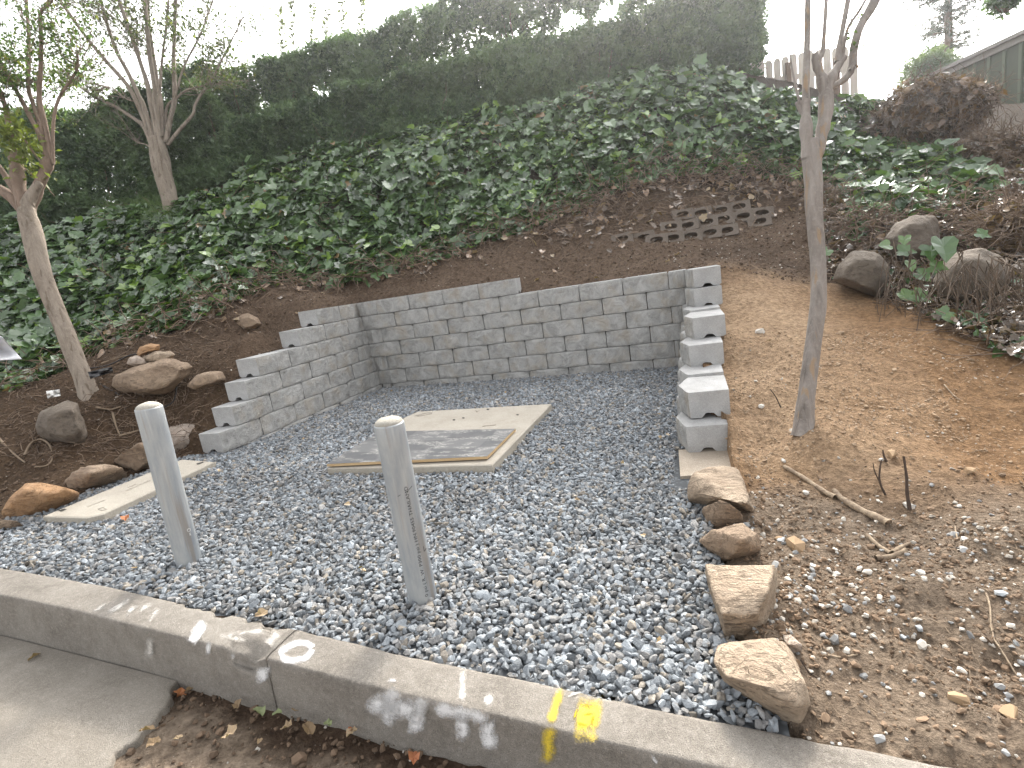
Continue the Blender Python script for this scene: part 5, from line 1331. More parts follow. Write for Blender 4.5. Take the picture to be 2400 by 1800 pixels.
# right tree
tr = empty('young_tree', hit(1884, 1008)); tag(tr, 'slim grey pruned tree with bare forks standing on the sandy slope', 'tree')
DT = float((hit(1884, 1008)-CAM) @ FW)
trunk_mesh(tr, [(1884, 1022), (1886, 985), (1891, 930), (1899, 868), (1909, 780), (1917, 700), (1915, 610), (1908, 500), (1905, 420), (1901, 360), (1899, 330)], DT, [.062, .048, .042, .042, .041, .040, .038, .041, .044, .047, .043], BARKR, seed=3, n=60)
limb(tr, [(1892, 372), (1890, 330), (1889, 285), (1888, 255), (1887, 236)], DT-.01, .029, .029, BARKR, n=16, sides=12, k=.22, seed=4)
limb(tr, [(1908, 380), (1922, 330), (1931, 290), (1936, 250), (1936, 200)], DT, .033, .036, BARKR, n=18, sides=12, k=.15, seed=6)
limb(tr, [(1934, 215), (1924, 178), (1914, 150), (1910, 126)], DT, .028, .018, BARKR, n=14, sides=10, k=.2, seed=8)
limb(tr, [(1938, 212), (1952, 175), (1966, 152), (1976, 134)], DT, .027, .022, BARKR, n=14, sides=10, k=.2, seed=9)
limb(tr, [(1948, 205), (1978, 186), (1996, 160), (2002, 110), (2016, 62), (2040, 22), (2070, -40)], DT+.02, .016, .027, BARKR, n=22, seed=10)
limb(tr, [(1889, 245), (1889, 200), (1891, 130), (1893, 40), (1894, -40)], DT, .020, .016, BARKR, n=18, seed=11)
limb(tr, [(1916, 152), (1928, 120), (1931, 90), (1935, 30), (1939, -40)], DT, .013, .010, BARKR, n=18, seed=12)
limb(tr, [(1962, 145), (1967, 110), (1976, 62), (1986, 10), (1996, -50)], DT, .015, .014, BARKR, n=18, seed=13)
limb(tr, [(1974, 140), (1980, 95), (1990, 60), (2014, 25), (2050, -40)], DT+.03, .010, .007, BARKR, n=18, seed=14)
limb(tr, [(1876, 246), (1868, 215), (1860, 180), (1853, 140), (1849, 100), (1847, 70)], DT, .008, .003, BARKR, n=16, sides=6, seed=15)
limb(tr, [(1890, 268), (1877, 258), (1866, 240)], DT, .020, .009, BARKR, n=10, sides=8, seed=16)
limb(tr, [(1993, 165), (2002, 150), (2012, 158)], DT, .012, .006, BARKR, n=8, sides=8, seed=17)
rr_ = np.random.default_rng(61)
m_ = 26; base = np.array([P3(1985, 75, DT), P3(2000, 110, DT), P3(2003, 60, DT+.1)]); pos = base[rr_.integers(0, 3, m_)]+rr_.normal(0, .03, (m_, 3)); yv = rr_.normal(size=(m_, 3)); zv = rr_.normal(0, .6, (m_, 3))+np.array([0, 0, 1])
o = scatter('tree_leaves', WF, pos, euler_from(yv, zv), rr_.uniform(.02, .04, m_), rr_.integers(0, 5, m_), np.array([.07, .10, .05])*np.ones((m_, 1)), TLEAF); o.name = 'crown'; o['kind'] = 'stuff'; child(o, tr)

# left tree
r1_ = np.random.default_rng(62)
p0 = hit(205, 925); DL = float((p0-CAM) @ FW)
tl = empty('leaning_tree', p0); tag(tl, 'leaning smooth barked tree at the left with forked pruned limbs and thin leafy shoots', 'tree')
trunk_mesh(tl, [(222, 965), (205, 918), (194, 885), (168, 820), (137, 740), (110, 670), (92, 610), (76, 545), (66, 505), (66, 478), (78, 452), (92, 430)], DL, [.100, .082, .075, .072, .072, .074, .078, .074, .060, .048, .035], BARKL, seed=21, n=60)
LA = limb(tl, [(60, 508), (50, 460), (42, 420), (38, 380), (37, 362)], DL, .052, .058, BARKD, n=16, sides=14, k=.12, seed=22)
LB = limb(tl, [(64, 508), (82, 455), (100, 415), (110, 388), (114, 372)], DL+.05, .054, .048, BARKD, n=16, sides=14, k=.14, seed=23)
limb(tl, [(66, 505), (26, 462), (-10, 440), (-60, 425)], DL+.05, .05, .038, BARKD, n=14, sides=12, seed=24)
limb(tl, [(52, 480), (30, 440), (8, 405), (-20, 370)], DL+.03, .03, .022, BARKD, n=12, sides=8, seed=25)
sh = [([(113, 378), (96, 325), (70, 272), (38, 212), (0, 152), (-30, 110)], .026, .014), ([(108, 375), (98, 310), (80, 250), (66, 200), (68, 100), (60, -20)], .022, .014), ([(118, 380), (108, 300), (92, 232), (95, 170), (97, 90), (94, 30), (118, 8), (130, -30)], .024, .010),
      ([(120, 385), (112, 320), (92, 265), (90, 205), (82, 190)], .020, .010), ([(124, 385), (124, 300), (136, 235), (168, 185), (182, 158), (182, 118)], .018, .007), ([(34, 366), (22, 300), (8, 235), (-12, 190)], .026, .016), ([(112, 392), (88, 370), (60, 330), (45, 310)], .012, .006), ([(76, 410), (50, 390), (90, 418), (128, 460)], .006, .004)]
NOTIP = (6, 7)
tips = []
for i, (pl, a, b) in enumerate(sh):
    P = limb(tl, pl, DL+.05, a, b, BARKD, dd=r1_.uniform(-.3, .3), n=18, sides=8, name='shoot', seed=30+i); tips += [] if i in NOTIP else tips_of(P, (.5, .62, .74, .85, .96), r1_)
twig_crown(tl, tips, r1_, 2, .40, 3, BARKD, 8500, .036, (.065, .10, .04), rad=.0045, upb=.7)
m_ = 420; base = np.array([P3(30, 318, DL), P3(20, 290, DL), P3(55, 335, DL), P3(70, 385, DL)]); pos = base[r1_.integers(0, 4, m_)]+r1_.normal(0, .085, (m_, 3)); yv = r1_.normal(size=(m_, 3)); zv = r1_.normal(0, .6, (m_, 3))+np.array([0, 0, 1])
o = scatter('tuft_leaves', WF, pos, euler_from(yv, zv), r1_.uniform(.05, .09, m_), r1_.integers(0, 5, m_), np.array([.14, .165, .05])*r1_.uniform(.6, 1.2, (m_, 1)), TLEAF); o.name = 'young_leaves'; o['kind'] = 'stuff'; child(o, tl)

# middle tree
r2_ = np.random.default_rng(63)
p0 = hit(402, 488, .1); DM = float((p0-CAM) @ FW)
tm = empty('multi_stem_tree', p0); tag(tm, 'pale trunked tree in the ivy, its many thin stems fanning out of one stump', 'tree')
trunk_mesh(tm, [(408, 502), (398, 465), (387, 425), (378, 385), (372, 350), (368, 325)], DM, [.135, .125, .125, .13, .135, .12], BARKL, seed=41, n=44)
ml = [([(358, 345), (340, 300), (320, 282), (270, 250), (213, 222), (160, 180)], .045, .016), ([(360, 335), (330, 262), (300, 202), (250, 145), (202, 87), (145, 7), (110, -50)], .040, .022), ([(362, 330), (335, 245), (325, 224), (300, 170), (268, 108), (235, 0), (225, -50)], .036, .024),
      ([(370, 325), (352, 235), (347, 202), (330, 150), (311, 90), (278, 0), (262, -50)], .040, .024), ([(374, 320), (364, 240), (362, 202), (352, 140), (347, 90), (340, 0), (338, -50)], .040, .026), ([(380, 320), (377, 240), (370, 200), (358, 120), (350, 60), (344, -40)], .034, .020),
      ([(388, 335), (400, 275), (409, 235), (408, 180), (407, 127), (412, 0), (414, -50)], .042, .024), ([(392, 340), (420, 305), (452, 268), (456, 248), (475, 215), (500, 180), (540, 100), (570, 40)], .030, .010), ([(386, 300), (392, 250), (412, 232), (434, 213), (480, 200), (522, 190)], .026, .010),
      ([(366, 330), (344, 262), (322, 240), (296, 232), (260, 205), (222, 212)], .016, .006), ([(358, 348), (340, 338), (322, 334), (312, 326)], .014, .006), ([(372, 318), (356, 250), (332, 160), (300, 60), (290, -30)], .026, .016), ([(378, 318), (374, 230), (380, 140), (392, 40), (396, -30)], .026, .014), ([(390, 330), (402, 260), (430, 160), (470, 80), (500, 0)], .024, .010)]
tips = []
for i, (pl, a, b) in enumerate(ml):
    P = limb(tm, pl, DM+r2_.uniform(-.06, .06), a, b, BARKL, dd=r2_.uniform(-.5, .5), n=22, sides=8, name='stem', seed=50+i); tips += tips_of(P, (.55, .66, .75, .84, .91, .98), r2_)
twig_crown(tm, tips, r2_, 2, .62, 3, BARKL, 15000, .055, (.065, .085, .04), rad=.006, upb=.75)

# grass tuft round the middle tree
gr2 = np.random.default_rng(64); paths = []
for i in range(420):
    b = hit(gr2.uniform(255, 430), gr2.uniform(480, 545)); b = b+np.array([0, 0, .02]); d = np.array([gr2.normal(0, .5), gr2.normal(-.3, .5), 1.2]); L = gr2.uniform(.25, .55)
    q = [b]; d /= np.linalg.norm(d)
    for s in range(4): d = d+np.array([0, -.05, -.16]); q.append(q[-1]+d*L/4)
    paths.append((np.array(q), np.linspace(.006, .001, 5)))
V, Fq = tube_arrays(paths, 3); M = Mat('grass_blade'); M.color((.13, .21, .06)).rough(.6); o = fast_mesh('grass', V, Fq, M.m); tag(o, 'long green grass around the foot of the multi stem tree', 'grass', kind='stuff')

# far conifer and shrub
r3_ = np.random.default_rng(65)
DC = 13.0; con = empty('conifer_tree', P3(2226, 240, DC)); tag(con, 'tall sparse conifer against the white sky at the upper right', 'tree')
tp_ = px_path([(2226, 300), (2225, 170), (2223, 80), (2222, 0), (2221, -70)], DC, 24, 0); V, Fq = tube_arrays([(tp_, np.linspace(.11, .07, 24))], 8); child(fast_mesh('trunk', V, Fq, BARKD, smooth=True), con)
paths = []; lp = []
for i in range(80):
    f_ = r3_.uniform(.03, .98); j = f_*23; c_ = tp_[int(j)]; a = r3_.uniform(0, 6.28); L = (1.25-.35*f_)*r3_.uniform(.55, 1.05); d = np.array([math.cos(a), math.sin(a), r3_.uniform(-.18, .22)])
    q = [c_]
    for s in range(6): d = d+np.array([0, 0, r3_.normal(-.01, .07)])+r3_.normal(0, .06, 3); q.append(q[-1]+d*L/6)
    q = np.array(q); paths.append((q, np.linspace(.016, .005, 7)))
    for s in range(46):
        t = r3_.uniform(.15, 1); lp.append(np.array([np.interp(t*6, np.arange(7), q[:, k_]) for k_ in range(3)])+r3_.normal(0, 1, 3)*np.array([.08, .08, .04]))
V, Fq = tube_arrays(paths, 4); child(fast_mesh('branches', V, Fq, BARKD), con)
lp = np.array(lp); m_ = len(lp); NF = [sprig(700+i, 12, .22) for i in range(4)]
o = scatter('conifer_needles', NF, lp, r3_.normal(0, 1.2, (m_, 3)), r3_.uniform(.05, .12, m_), r3_.integers(0, 4, m_), np.array([.045, .055, .038])*r3_.uniform(.6, 1.3, (m_, 1)), HLEAF); o.name = 'crown'; o['kind'] = 'stuff'; child(o, con)
def bush(name, pxc, rx, ry, dep, n, size, cols, label, cat='shrub', forms=HF, mat=HLEAF, seed=1, flat=.8):
    r = np.random.default_rng(seed); c_ = P3(*pxc, dep); sx, sz = rx*dep/F_PX, ry*dep/F_PX
    q = r.normal(size=(n, 3)); q /= np.linalg.norm(q, axis=1)[:, None]; rad = r.random((n, 1))**.38*(1+.22*fbm(q*2.2, 3, seed)[:, None]); pos = c_+q*rad*np.array([sx, sx*flat, sz])
    root = empty(name, c_-np.array([0, 0, sz])); tag(root, label, cat)
    col = cols[0]+(cols[1]-cols[0])*np.clip(.5+.6*fbm(pos*1.5, 3, seed)+r.normal(0, .2, n), 0, 1)[:, None]
    o = scatter(name+'_leaves', forms, pos, r.normal(0, 1, (n, 3)), size*r.uniform(.6, 1.4, n), r.integers(0, len(forms), n), col, mat); o.name = 'foliage'; o['kind'] = 'stuff'; child(o, root)
    paths = []
    for i in range(26):
        e_ = pos[r.integers(0, n)]; b = c_-np.array([r.normal(0, .15)*sx, 0, sz*1.1]); paths.append((smooth_path([b, (b+e_)/2+r.normal(0, .1, 3)*sx, e_], 8), np.linspace(.02, .005, 8)))
    V, Fq = tube_arrays(paths, 4); child(fast_mesh('stems', V, Fq, STEM), root); return root
bush('far_shrub', (2180, 175), 62, 48, 11.5, 620, .12, (np.array([.10, .14, .09]), np.array([.18, .22, .13])), 'pale green shrub in front of the far conifer', seed=71)  # leaf colours paled to stand in for hazy light over the shrub
bush('side_bush', (1770, 60), 22, 110, 9.6, 420, .12, (dk, md), 'leafy column of dark foliage closing the right end of the hedge', seed=72)
bush('hanging_foliage', (2356, 2), 24, 20, 6, 160, .09, (dk, md), 'small tuft of dark leaves at the top edge of the sky', 'foliage', seed=73)

# picket fence beyond the ivy
fr_ = np.random.default_rng(66)
M = Mat('fence_wood'); v = M.coord('Object'); nn_ = M.noise(M.mapping(v, (30, 30, 2)), 1, 4); M.color(M.mix(nn_, (.52, .46, .39), (.70, .63, .55))).rough(.9); FW_ = M.m
FD0 = P3(1755, 150, 9.5); FD1 = P3(2010, 112, 8.9)
fence = empty('picket_fence', (FD0+FD1)/2); tag(fence, 'weathered dog eared picket fence showing above the ivy behind the slim tree', 'fence')
dv = (FD1-FD0); dv[2] = 0; fl = np.linalg.norm(dv); dv /= fl; nv = np.array([-dv[1], dv[0], 0])
cnt = int(fl/.128)
for i in range(cnt):
    s = (i+.5)*fl/cnt; px_ = 1755+255*s/fl; zt = P3(px_, np.interp(px_, [1755, 1790, 1830, 1870, 1900, 2010], [152, 143, 136, 125, 119, 108]), 9.5-.6*s/fl)[2]+fr_.uniform(-.01, .01)
    c_ = FD0+dv*s; w = .059; t = .009; zb = zt-1.75
    ring = [(-w, zb), (w, zb), (w, zt-.05), (w-.03, zt), (-w+.03, zt), (-w, zt-.05)]
    top = [c_[:2].tolist() for _ in ring]
    A_ = [(c_[0]+dv[0]*x-nv[0]*t, c_[1]+dv[1]*x-nv[1]*t, z) for x, z in ring]; B_ = [(c_[0]+dv[0]*x+nv[0]*t, c_[1]+dv[1]*x+nv[1]*t, z) for x, z in ring]
    V, Fs = prism(A_, B_); o = link_mesh('picket', V, Fs, FW_); child(o, fence)
for zoff in (.32, 1.3):
    z0 = P3(1755, 152, 9.5)[2]-zoff; z1 = P3(2010, 108, 8.9)[2]-zoff
    q0 = FD0.copy(); q1 = FD1.copy(); q0[2] = z0; q1[2] = z1; A_ = [q0+nv*.012, q1+nv*.012, q1+nv*.05, q0+nv*.05]; V, Fs = prism([p+np.array([0, 0, .045]) for p in A_], [p-np.array([0, 0, .045]) for p in A_]); child(link_mesh('rail', V, Fs, FW_), fence)
for x in (1848, 1960):
    s = (x-1755)/255*fl; c_ = FD0+dv*s-nv*.06; zt = P3(x, 150, 9.3)[2]; A_ = [c_+dv*a+nv*b for a, b in ((-.045, -.045), (.045, -.045), (.045, .045), (-.045, .045))]
    V, Fs = prism([np.array([p[0], p[1], zt]) for p in A_], [np.array([p[0], p[1], zt-1.7]) for p in A_]); child(link_mesh('post', V, Fs, BARKD), fence)

# green shed on the right
M = Mat('green_painted_wood'); v = M.coord('Object'); nn_ = M.noise(M.mapping(v, (4, 4, 1)), 2, 4); M.color(M.mix(nn_, (.085, .10, .07), (.125, .14, .10))).rough(.7); GREEN = M.m
BATT = Mat('lightened_green').color((.15, .17, .125)).rough(.7).m  # the wall's green made lighter, in place of shading that sets battens off
M = Mat('grey_roofing'); v = M.coord('Object'); M.color(M.mix(M.noise(v, 30, 3), (.24, .225, .20), (.38, .36, .33))).rough(.95); ROOF = M.m
dA = 11.0; zA = P3(2205, 170, dA)[2]
lo_, hi_ = 4.0, 11.0
for _ in range(50):
    mid = (lo_+hi_)/2
    if P3(2400, 80, mid)[2] > zA: hi_ = mid
    else: lo_ = mid
dB = (lo_+hi_)/2
A_ = P3(2205, 170, dA); B_ = P3(2400, 80, dB); dirw = B_-A_; dirw[2] = 0; Lw = np.linalg.norm(dirw); dirw /= Lw; nw = np.array([dirw[1], -dirw[0], 0])
if nw @ (CAM-A_) < 0: nw = -nw
shed = empty('shed', A_-np.array([0, 0, 2.4])); tag(shed, 'dark green board and batten shed wall with a grey roof edge at the right', 'shed')
def wbox(name, s0, s1, z0, z1, t0, t1, mat):
    q = [A_+dirw*s+nw*t for s, t in ((s0, t0), (s1, t0), (s1, t1), (s0, t1))]; V, Fs = prism([np.array([p[0], p[1], z1]) for p in q], [np.array([p[0], p[1], z0]) for p in q]); o = link_mesh(name, V, Fs, mat); child(o, shed); return o
LL = Lw+2.5
wbox('wall', 0, LL, zA-6.0, zA-.10, -3.0, 0, GREEN)
s = .15
while s < LL: wbox('batten', s, s+.055, zA-6.0, zA-.12, .002, .03, BATT); s += .30
wbox('fascia', -.1, LL+.1, zA-.12, zA-.015, .03, .055, ROOF)
wbox('roof', -.15, LL+.15, zA-.013, zA+.05, -3.2, .12, ROOF)

# dead ivy mound and dry tangle at the right
def dead_mass(name, pxc, rx, ry, dep, ntw, nlf, label, seed, cols, flat=.7, tw=(.15, .5)):
    r = np.random.default_rng(seed); c_ = P3(*pxc, dep); sx, sz = rx*dep/F_PX, ry*dep/F_PX; root = empty(name, c_-np.array([0, 0, sz*.8])); tag(root, label, 'dead plant')
    def pts(m, lo=.7):
        q = r.normal(size=(m, 3)); q /= np.linalg.norm(q, axis=1)[:, None]; return c_+q*(r.uniform(lo, 1, (m, 1))*(1+.18*fbm(q*2, 3, seed)[:, None]))*np.array([sx, sx*flat, sz]), q
    P_, q_ = pts(ntw, .55); paths = []
    for p, q in zip(P_, q_):
        tdir = np.cross(q, r.normal(size=3))+q*r.uniform(-.1, .35); w = wiggle(p, tdir, r.uniform(*tw), r, 6, .5, .45); paths.append((w, np.linspace(r.uniform(.003, .007), .002, 7)))
    V, Fq = tube_arrays(paths, 4); o = fast_mesh('twigs', V, Fq, STEM); o['kind'] = 'stuff'; child(o, root)
    P_, q_ = pts(nlf, .35); m_ = nlf; zv = q_+r.normal(0, .6, (m_, 3)); yv = r.normal(size=(m_, 3)); col = cols[0]+(cols[1]-cols[0])*r.random((m_, 1))**1.5
    yv -= zv*((yv*zv).sum(1)/(zv*zv).sum(1))[:, None]; zv /= np.linalg.norm(zv, axis=1)[:, None]
    o = scatter(name+'_leaves', IVYF, P_, euler_from(yv, zv), r.uniform(.05, .13, m_), r.integers(0, 8, m_), col, DEADL); o.name = 'dry_leaves'; o['kind'] = 'stuff'; child(o, root); return root
dc = (np.array([.045, .03, .022]), np.array([.19, .11, .065]))
dead_mass('dead_ivy_mound', (2178, 268), 118, 80, 7.3, 2200, 3000, 'big mound of dead brown ivy and twigs in front of the green shed', 101, dc)
dead_mass('dead_ivy_spill', (2310, 368), 105, 48, 6.6, 1500, 900, 'dark tangle of dead twigs spilling down right of the big brown mound', 103, (np.array([.05, .035, .025]), np.array([.16, .10, .06])))
dead_mass('dry_vine_heap', (2405, 560), 85, 85, 4.7, 1700, 1700, 'heap of dry vines and tan leaves above the round boulder at the right edge', 105, (np.array([.09, .06, .04]), np.array([.30, .20, .12])))
M = Mat('dry_vine'); v = M.coord('Object'); M.color(M.mix(M.noise(v, 8, 2), (.05, .037, .028), (.17, .125, .088))).rough(.9); VINE = M.m
r = np.random.default_rng(106); paths = []
for i in range(200):                    # vines hanging over the right boulders
    x, y = r.uniform(2060, 2430), r.uniform(560, 720); y = max(y, 560+(x-2060)*.15); dep = np.interp(x, [2050, 2200, 2400], [4.3, 3.85, 3.55])+r.normal(.1, .12); a = P3(x, y, dep); b = P3(x+r.normal(10, 40), y+r.uniform(40, 170), dep-.08)
    paths.append((smooth_path([a, (a+b)/2+r.normal(0, .05, 3), b], 8), np.linspace(.004, .0022, 8)))
V, Fq = tube_arrays(paths, 4); o = fast_mesh('hanging_vines', V, Fq, VINE); tag(o, 'thin dry vines hanging over the boulders on the right bank', 'vines', kind='stuff')
# fresh ivy sprays among the right boulders, single large leaves
spray = empty('ivy_spray', P3(2200, 600, 4.0)); tag(spray, 'few large fresh green ivy leaves growing between the right boulders', 'ivy')
for i, (x, y, dep, s) in enumerate([(2205, 560, 3.85, .20), (2180, 575, 3.9, .15), (2105, 588, 4.2, .13), (2085, 575, 4.25, .11), (2120, 555, 4.35, .10), (2180, 625, 3.95, .12), (2110, 685, 4.1, .12), (2140, 690, 4.05, .14), (2150, 640, 4.15, .12), (2290, 545, 3.95, .10), (2225, 730, 3.75, .12), (2215, 740, 3.7, .09), (2260, 745, 3.65, .13), (2385, 812, 3.3, .20), (2360, 820, 3.35, .12), (1940, 585, 4.9, .12), (2130, 612, 4.2, .10), (2150, 690, 4.1, .12)]):
    o = bpy.data.objects.new('leaf', IVYF1[i % 8]); COL.objects.link(o); p = P3(x, y, dep); o.location = tuple(p); zv = np.array([[r.normal(0, .3), -.8, .6]]); yv = np.array([[r.normal(0, .8), -.3, -.6]]); yv -= zv*((yv*zv).sum()/(zv*zv).sum()); o.rotation_euler = tuple(euler_from(yv, zv/np.linalg.norm(zv))[0]); o.scale = (s,)*3; child(o, spray)

# ------------------------------------------------------------------ old open concrete blocks half buried under the ivy
OLDB = concrete('old_grey_concrete', (.125, .10, .08), (.20, .165, .135), (.25, .215, .18), .6).m
def open_block(w, h, hw, hh, t):
    N = 16; O = []; I = []
    for i in range(N):
        a = 2*math.pi*i/N; ca, sa = math.cos(a), math.sin(a); m_ = max(abs(ca), abs(sa)); O.append((ca/m_*w/2, sa/m_*h/2))
        e_ = 2.6; I.append((hw/2*math.copysign(abs(ca)**(2/e_), ca), hh/2*math.copysign(abs(sa)**(2/e_), sa)))
    V = [(x, -t/2, z) for x, z in O]+[(x, -t/2, z) for x, z in I]+[(x, t/2, z) for x, z in O]+[(x, t/2, z) for x, z in I]; Fs = []
    for i in range(N):
        j = (i+1) % N; Fs += [(i, j, N+j, N+i), (2*N+j, 2*N+i, 3*N+i, 3*N+j), (j, i, 2*N+i, 2*N+j), (N+i, N+j, 3*N+j, 3*N+i)]
    me = bpy.data.meshes.new('open_block'); me.from_pydata(V, [], Fs); me.materials.append(OLDB); me.update(); return me
pts_ = [(1460, 566), (1510, 561), (1540, 568), (1573, 537), (1613, 533), (1578, 563), (1620, 557), (1657, 525), (1695, 518), (1665, 550), (1703, 545), (1643, 505), (1690, 497), (1732, 490), (1742, 512), (1785, 505), (1600, 508), (1780, 525)]
c_ = hit(1640, 535, .02); old = empty('old_block_wall', c_); tag(old, 'row of old open cell concrete blocks half buried under the ivy stems', 'block wall')
ob = open_block(.262, .150, .15, .078, .11); r = np.random.default_rng(107)
for x, y in pts_:
    p = hit(x, y, -.005); o = bpy.data.objects.new('open_block', ob); COL.objects.link(o); o.location = (p[0], p[1], p[2]); o.rotation_euler = (-.5+r.normal(0, .04), r.normal(.0, .03), r.normal(.0, .05)); child(o, old)

# ------------------------------------------------------------------ odd things on the left bank
M = Mat('black_cable').color((.035, .03, .028)).rough(.6); CABLE = M.m
P_ = np.array([hit(x, y)+np.array([0, 0, u_]) for x, y, u_ in ((212, 868, .02), (260, 864, .04), (320, 868, .16), (370, 880, .20), (405, 900, .18), (417, 922, .06), (408, 945, .02), (388, 962, .02))]); P2_ = np.array([hit(x, y)+np.array([0, 0, .015]) for x, y in ((214, 892), (255, 915), (300, 940), (335, 955), (388, 962))])
V, Fq = tube_arrays([(smooth_path(P_, 40), .007), (smooth_path(P2_, 30), .007)], 6); o = fast_mesh('cable', V, Fq, CABLE, smooth=True); tag(o, 'thin dark cable looped over the mottled boulder', 'cable')
def crumple(name, ring, dep, mat, label, cat, amp, seed):
    r = np.random.default_rng(seed); n = 12; V = []
    (x0, y0), (x1, y1), (x2, y2), (x3, y3) = ring
    for j in range(n+1):
        for i in range(n+1):
            a, b = i/n, j/n; x = (x0*(1-a)+x1*a)*(1-b)+(x3*(1-a)+x2*a)*b; y = (y0*(1-a)+y1*a)*(1-b)+(y3*(1-a)+y2*a)*b
            V.append(P3(x, y, dep+amp*float(vnoise(np.array([[a*3+seed, b*3, 0]]), seed)[0])))
    Fq = [(j*(n+1)+i, j*(n+1)+i+1, (j+1)*(n+1)+i+1, (j+1)*(n+1)+i) for j in range(n) for i in range(n)]
    o = fast_mesh(name, np.array(V), np.array(Fq), mat); md = o.modifiers.new('thick', 'SOLIDIFY'); md.thickness = .004; tag(o, label, cat); return o
crumple('black_plastic_sheet', [(206, 872), (262, 860), (266, 872), (212, 888)], 4.75, Mat('black_plastic').color((.03, .03, .032)).rough(.35).m, 'torn scrap of black plastic beside the leaning tree foot', 'plastic scrap', .10, 5)
crumple('white_plastic_sheet', [(-30, 770), (6, 790), (52, 842), (-30, 846)], 5.2, Mat('white_plastic').color((.72, .72, .74)).rough(.4).m, 'white crumpled plastic sheet in the ivy at the left edge', 'plastic sheet', .22, 9)
crumple('white_plastic_scrap', [(108, 918), (140, 912), (142, 928), (112, 934)], 4.9, Mat('white_paper').color((.66, .65, .62)).rough(.7).m, 'pale torn scrap at the foot of the leaning tree', 'scrap', .10, 13)
# thick root loops lower left
for pl, lab in (([(60, 1075), (75, 1048), (100, 1038), (120, 1052), (126, 1080), (112, 1098), (85, 1102)], 'pale bent root loop above the orange rock'), ([(0, 1035), (18, 1055), (40, 1075), (62, 1092)], 'straight pale root at the left frame edge'), ([(228, 962), (260, 968), (285, 960)], 'curved pale root right of the half buried boulder'), ([(266, 975), (274, 1005), (283, 1028)], 'short upright pale root in the dark soil behind the edging rocks'), ([(282, 1030), (320, 1018), (345, 1012)], 'thin dark root lying behind the edging rocks'), ([(240, 858), (275, 846), (300, 838)], 'grey stick lying beside the stacked stones')):
    P_ = smooth_path(np.array([hit(x, y)+np.array([0, 0, .025]) for x, y in pl]), 20); V, Fq = tube_arrays([(P_, np.linspace(.011, .006, 20))], 6); o = fast_mesh('root', V, Fq, STRAW, smooth=True); tag(o, lab, 'root')

# ------------------------------------------------------------------ fallen leaves on the street side and gravel
DL1 = leaf_mat('fallen_leaf', .15, .75, .2, fixed=((.20, .14, .09), (.36, .27, .19)))
GL1 = leaf_mat('fallen_leaf_green', .15, .6, .3, fixed=((.20, .23, .12), (.24, .27, .15)))
RL1 = leaf_mat('fallen_leaf_red', .15, .7, .3, fixed=((.34, .13, .07), (.40, .17, .09)))
def dry_leaf(seed):
    r = np.random.default_rng(seed); n = 14; V = [(0, .5, 0)]
    for i in range(n):
        a = 2*math.pi*i/n; w = .36*(1+.12*r.normal()); V.append((w*math.sin(a), .5-.5*math.cos(a)*(1+.06*r.normal()), .22*abs(math.sin(a))**1.5*r.uniform(.5, 1.3)+.08*r.normal()))
    me = bpy.data.meshes.new('fallen_leaf'); me.from_pydata(V, [], [(0, i+1, (i+1) % n+1) for i in range(n)]); return me
DLF = {m_.name: [dry_leaf(800+i) for i in range(6)] for m_ in (DL1, GL1, RL1)}
for m_ in (DL1, GL1, RL1):
    for me in DLF[m_.name]: me.materials.append(m_)
lr = np.random.default_rng(110)
def fallen(px, py, w, mat, label, where='road', group=None, tilt=.25):
    if where == 'road': p = rp(px, py, .008)
    elif where == 'gravel': p = gp(px, py, .012)
    else: p = hit(px, py, .012)
    s = w*1.05*((p-CAM) @ FW)/F_PX; me = DLF[mat.name][lr.integers(0, 6)]; o = bpy.data.objects.new('fallen_leaf', me); COL.objects.link(o); o.location = tuple(p); o.rotation_euler = (lr.normal(0, tilt), lr.normal(0, tilt), lr.uniform(0, 6.28)); o.scale = (s,)*3; tag(o, label, 'leaf', group)
GLV = 'fallen leaves in the gutter'
fallen(95, 1530, 24, DL1, 'curled brown leaf on the concrete apron against the kerb', group=GLV)
fallen(413, 1618, 34, RL1, 'large dark brown leaf standing in the corner where the apron ends', group=GLV, tilt=.9)
fallen(450, 1612, 18, DL1, 'small pale round leaf at the kerb foot near the apron corner', group=GLV)
fallen(556, 1642, 26, DL1, 'pale leaf at the kerb foot left of the green one', group=GLV)
fallen(596, 1660, 34, GL1, 'greenish leaf lying on the dark gutter soil', group=GLV)
fallen(637, 1676, 22, GL1, 'grey green narrow leaf next to the greenish one', group=GLV)
fallen(364, 1707, 30, DL1, 'tan leaf on the dirt just right of the broken apron edge', group=GLV)
fallen(342, 1753, 30, DL1, 'pale squarish leaf lowest beside the broken apron edge', group=GLV)
fallen(523, 1730, 40, DL1, 'long pinkish dry leaf alone on the bare gutter dirt', group=GLV)
fallen(429, 1727, 18, DL1, 'small brown curled leaf between the tan and pinkish ones', group=GLV)
fallen(663, 1706, 32, DL1, 'orange brown crisp leaf on the gutter soil below the kerb joint', group=GLV)
fallen(733, 1720, 36, DL1, 'scalloped pale leaf right of the crisp orange brown one', group=GLV)
fallen(701, 1665, 30, DL1, 'folded brown leaf leaning on the kerb right of the joint', group=GLV, tilt=.8)
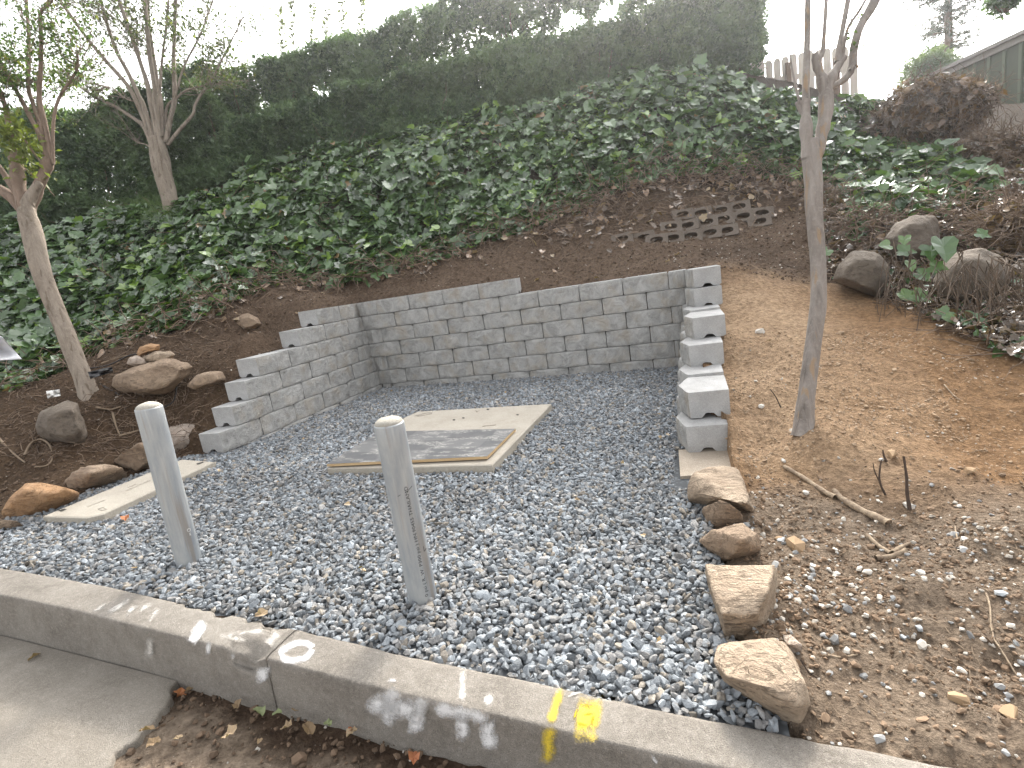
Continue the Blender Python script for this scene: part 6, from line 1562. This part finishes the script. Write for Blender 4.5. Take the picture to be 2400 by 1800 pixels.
fallen(762, 1692, 22, GL1, 'dull green folded leaf against the kerb', group=GLV)
fallen(812, 1728, 28, DL1, 'pale round leaf on the gutter soil left of the white paint', group=GLV)
fallen(832, 1706, 20, RL1, 'small reddish leaf at the kerb foot under the white paint', group=GLV)
fallen(969, 1760, 38, RL1, 'reddish brown flat leaf below the white painted kerb face', group=GLV)
fallen(614, 1730, 14, DL1, 'tiny tan leaf right of the long pinkish one', group=GLV)
GLG = 'leaves on the gravel'
fallen(629, 1434, 28, DL1, 'ochre leaf on the gravel behind the white painted ring', 'gravel', GLG)
fallen(292, 1208, 24, RL1, 'red brown leaf on the gravel by the rounded lid corner', 'gravel', GLG)
fallen(1345, 1170, 14, DL1, 'tiny brown leaf on the gravel in the middle of the pad', 'gravel', GLG)
fallen(822, 653, 24, GL1, 'light green leaf lying alone on the bare bank above the left wall', 'bank')
GLB = 'pale chips on the bank behind the wall'
for x, y in ((1468, 608), (1252, 660), (1406, 653), (1561, 614), (1580, 600), (1120, 590), (700, 735), (660, 720), (1462, 600), (1800, 800)):
    fallen(x, y, 13, DL1, 'small pale leaf or chip lying on the bare soil of the bank', 'bank', GLB)

# ------------------------------------------------------------------ added scattering volume standing in for lens glare
hz = bpy.data.materials.new('glare_scatter'); hz.use_nodes = True
hn = hz.node_tree.nodes; hn.remove(hn['Principled BSDF'])
pv = hn.new('ShaderNodeVolumePrincipled'); pv.inputs['Density'].default_value = GLARE_D; pv.inputs['Anisotropy'].default_value = .82
pv.inputs['Color'].default_value = (.95, .97, 1.0, 1)
hz.node_tree.links.new(pv.outputs[0], hn['Material Output'].inputs['Volume'])
x0, x1, y0, y1, z0, z1 = -28, 26, -17, 28, -2.6, GLARE_TOP
V, Fs = prism([(x0, y0, z1), (x1, y0, z1), (x1, y1, z1), (x0, y1, z1)], [(x0, y0, z0), (x1, y0, z0), (x1, y1, z0), (x0, y1, z0)])
o = link_mesh('glare_veil', V, Fs, hz); o['kind'] = 'stuff'; o['label'] = 'thin scattering volume added to stand in for lens glare over the hedge'
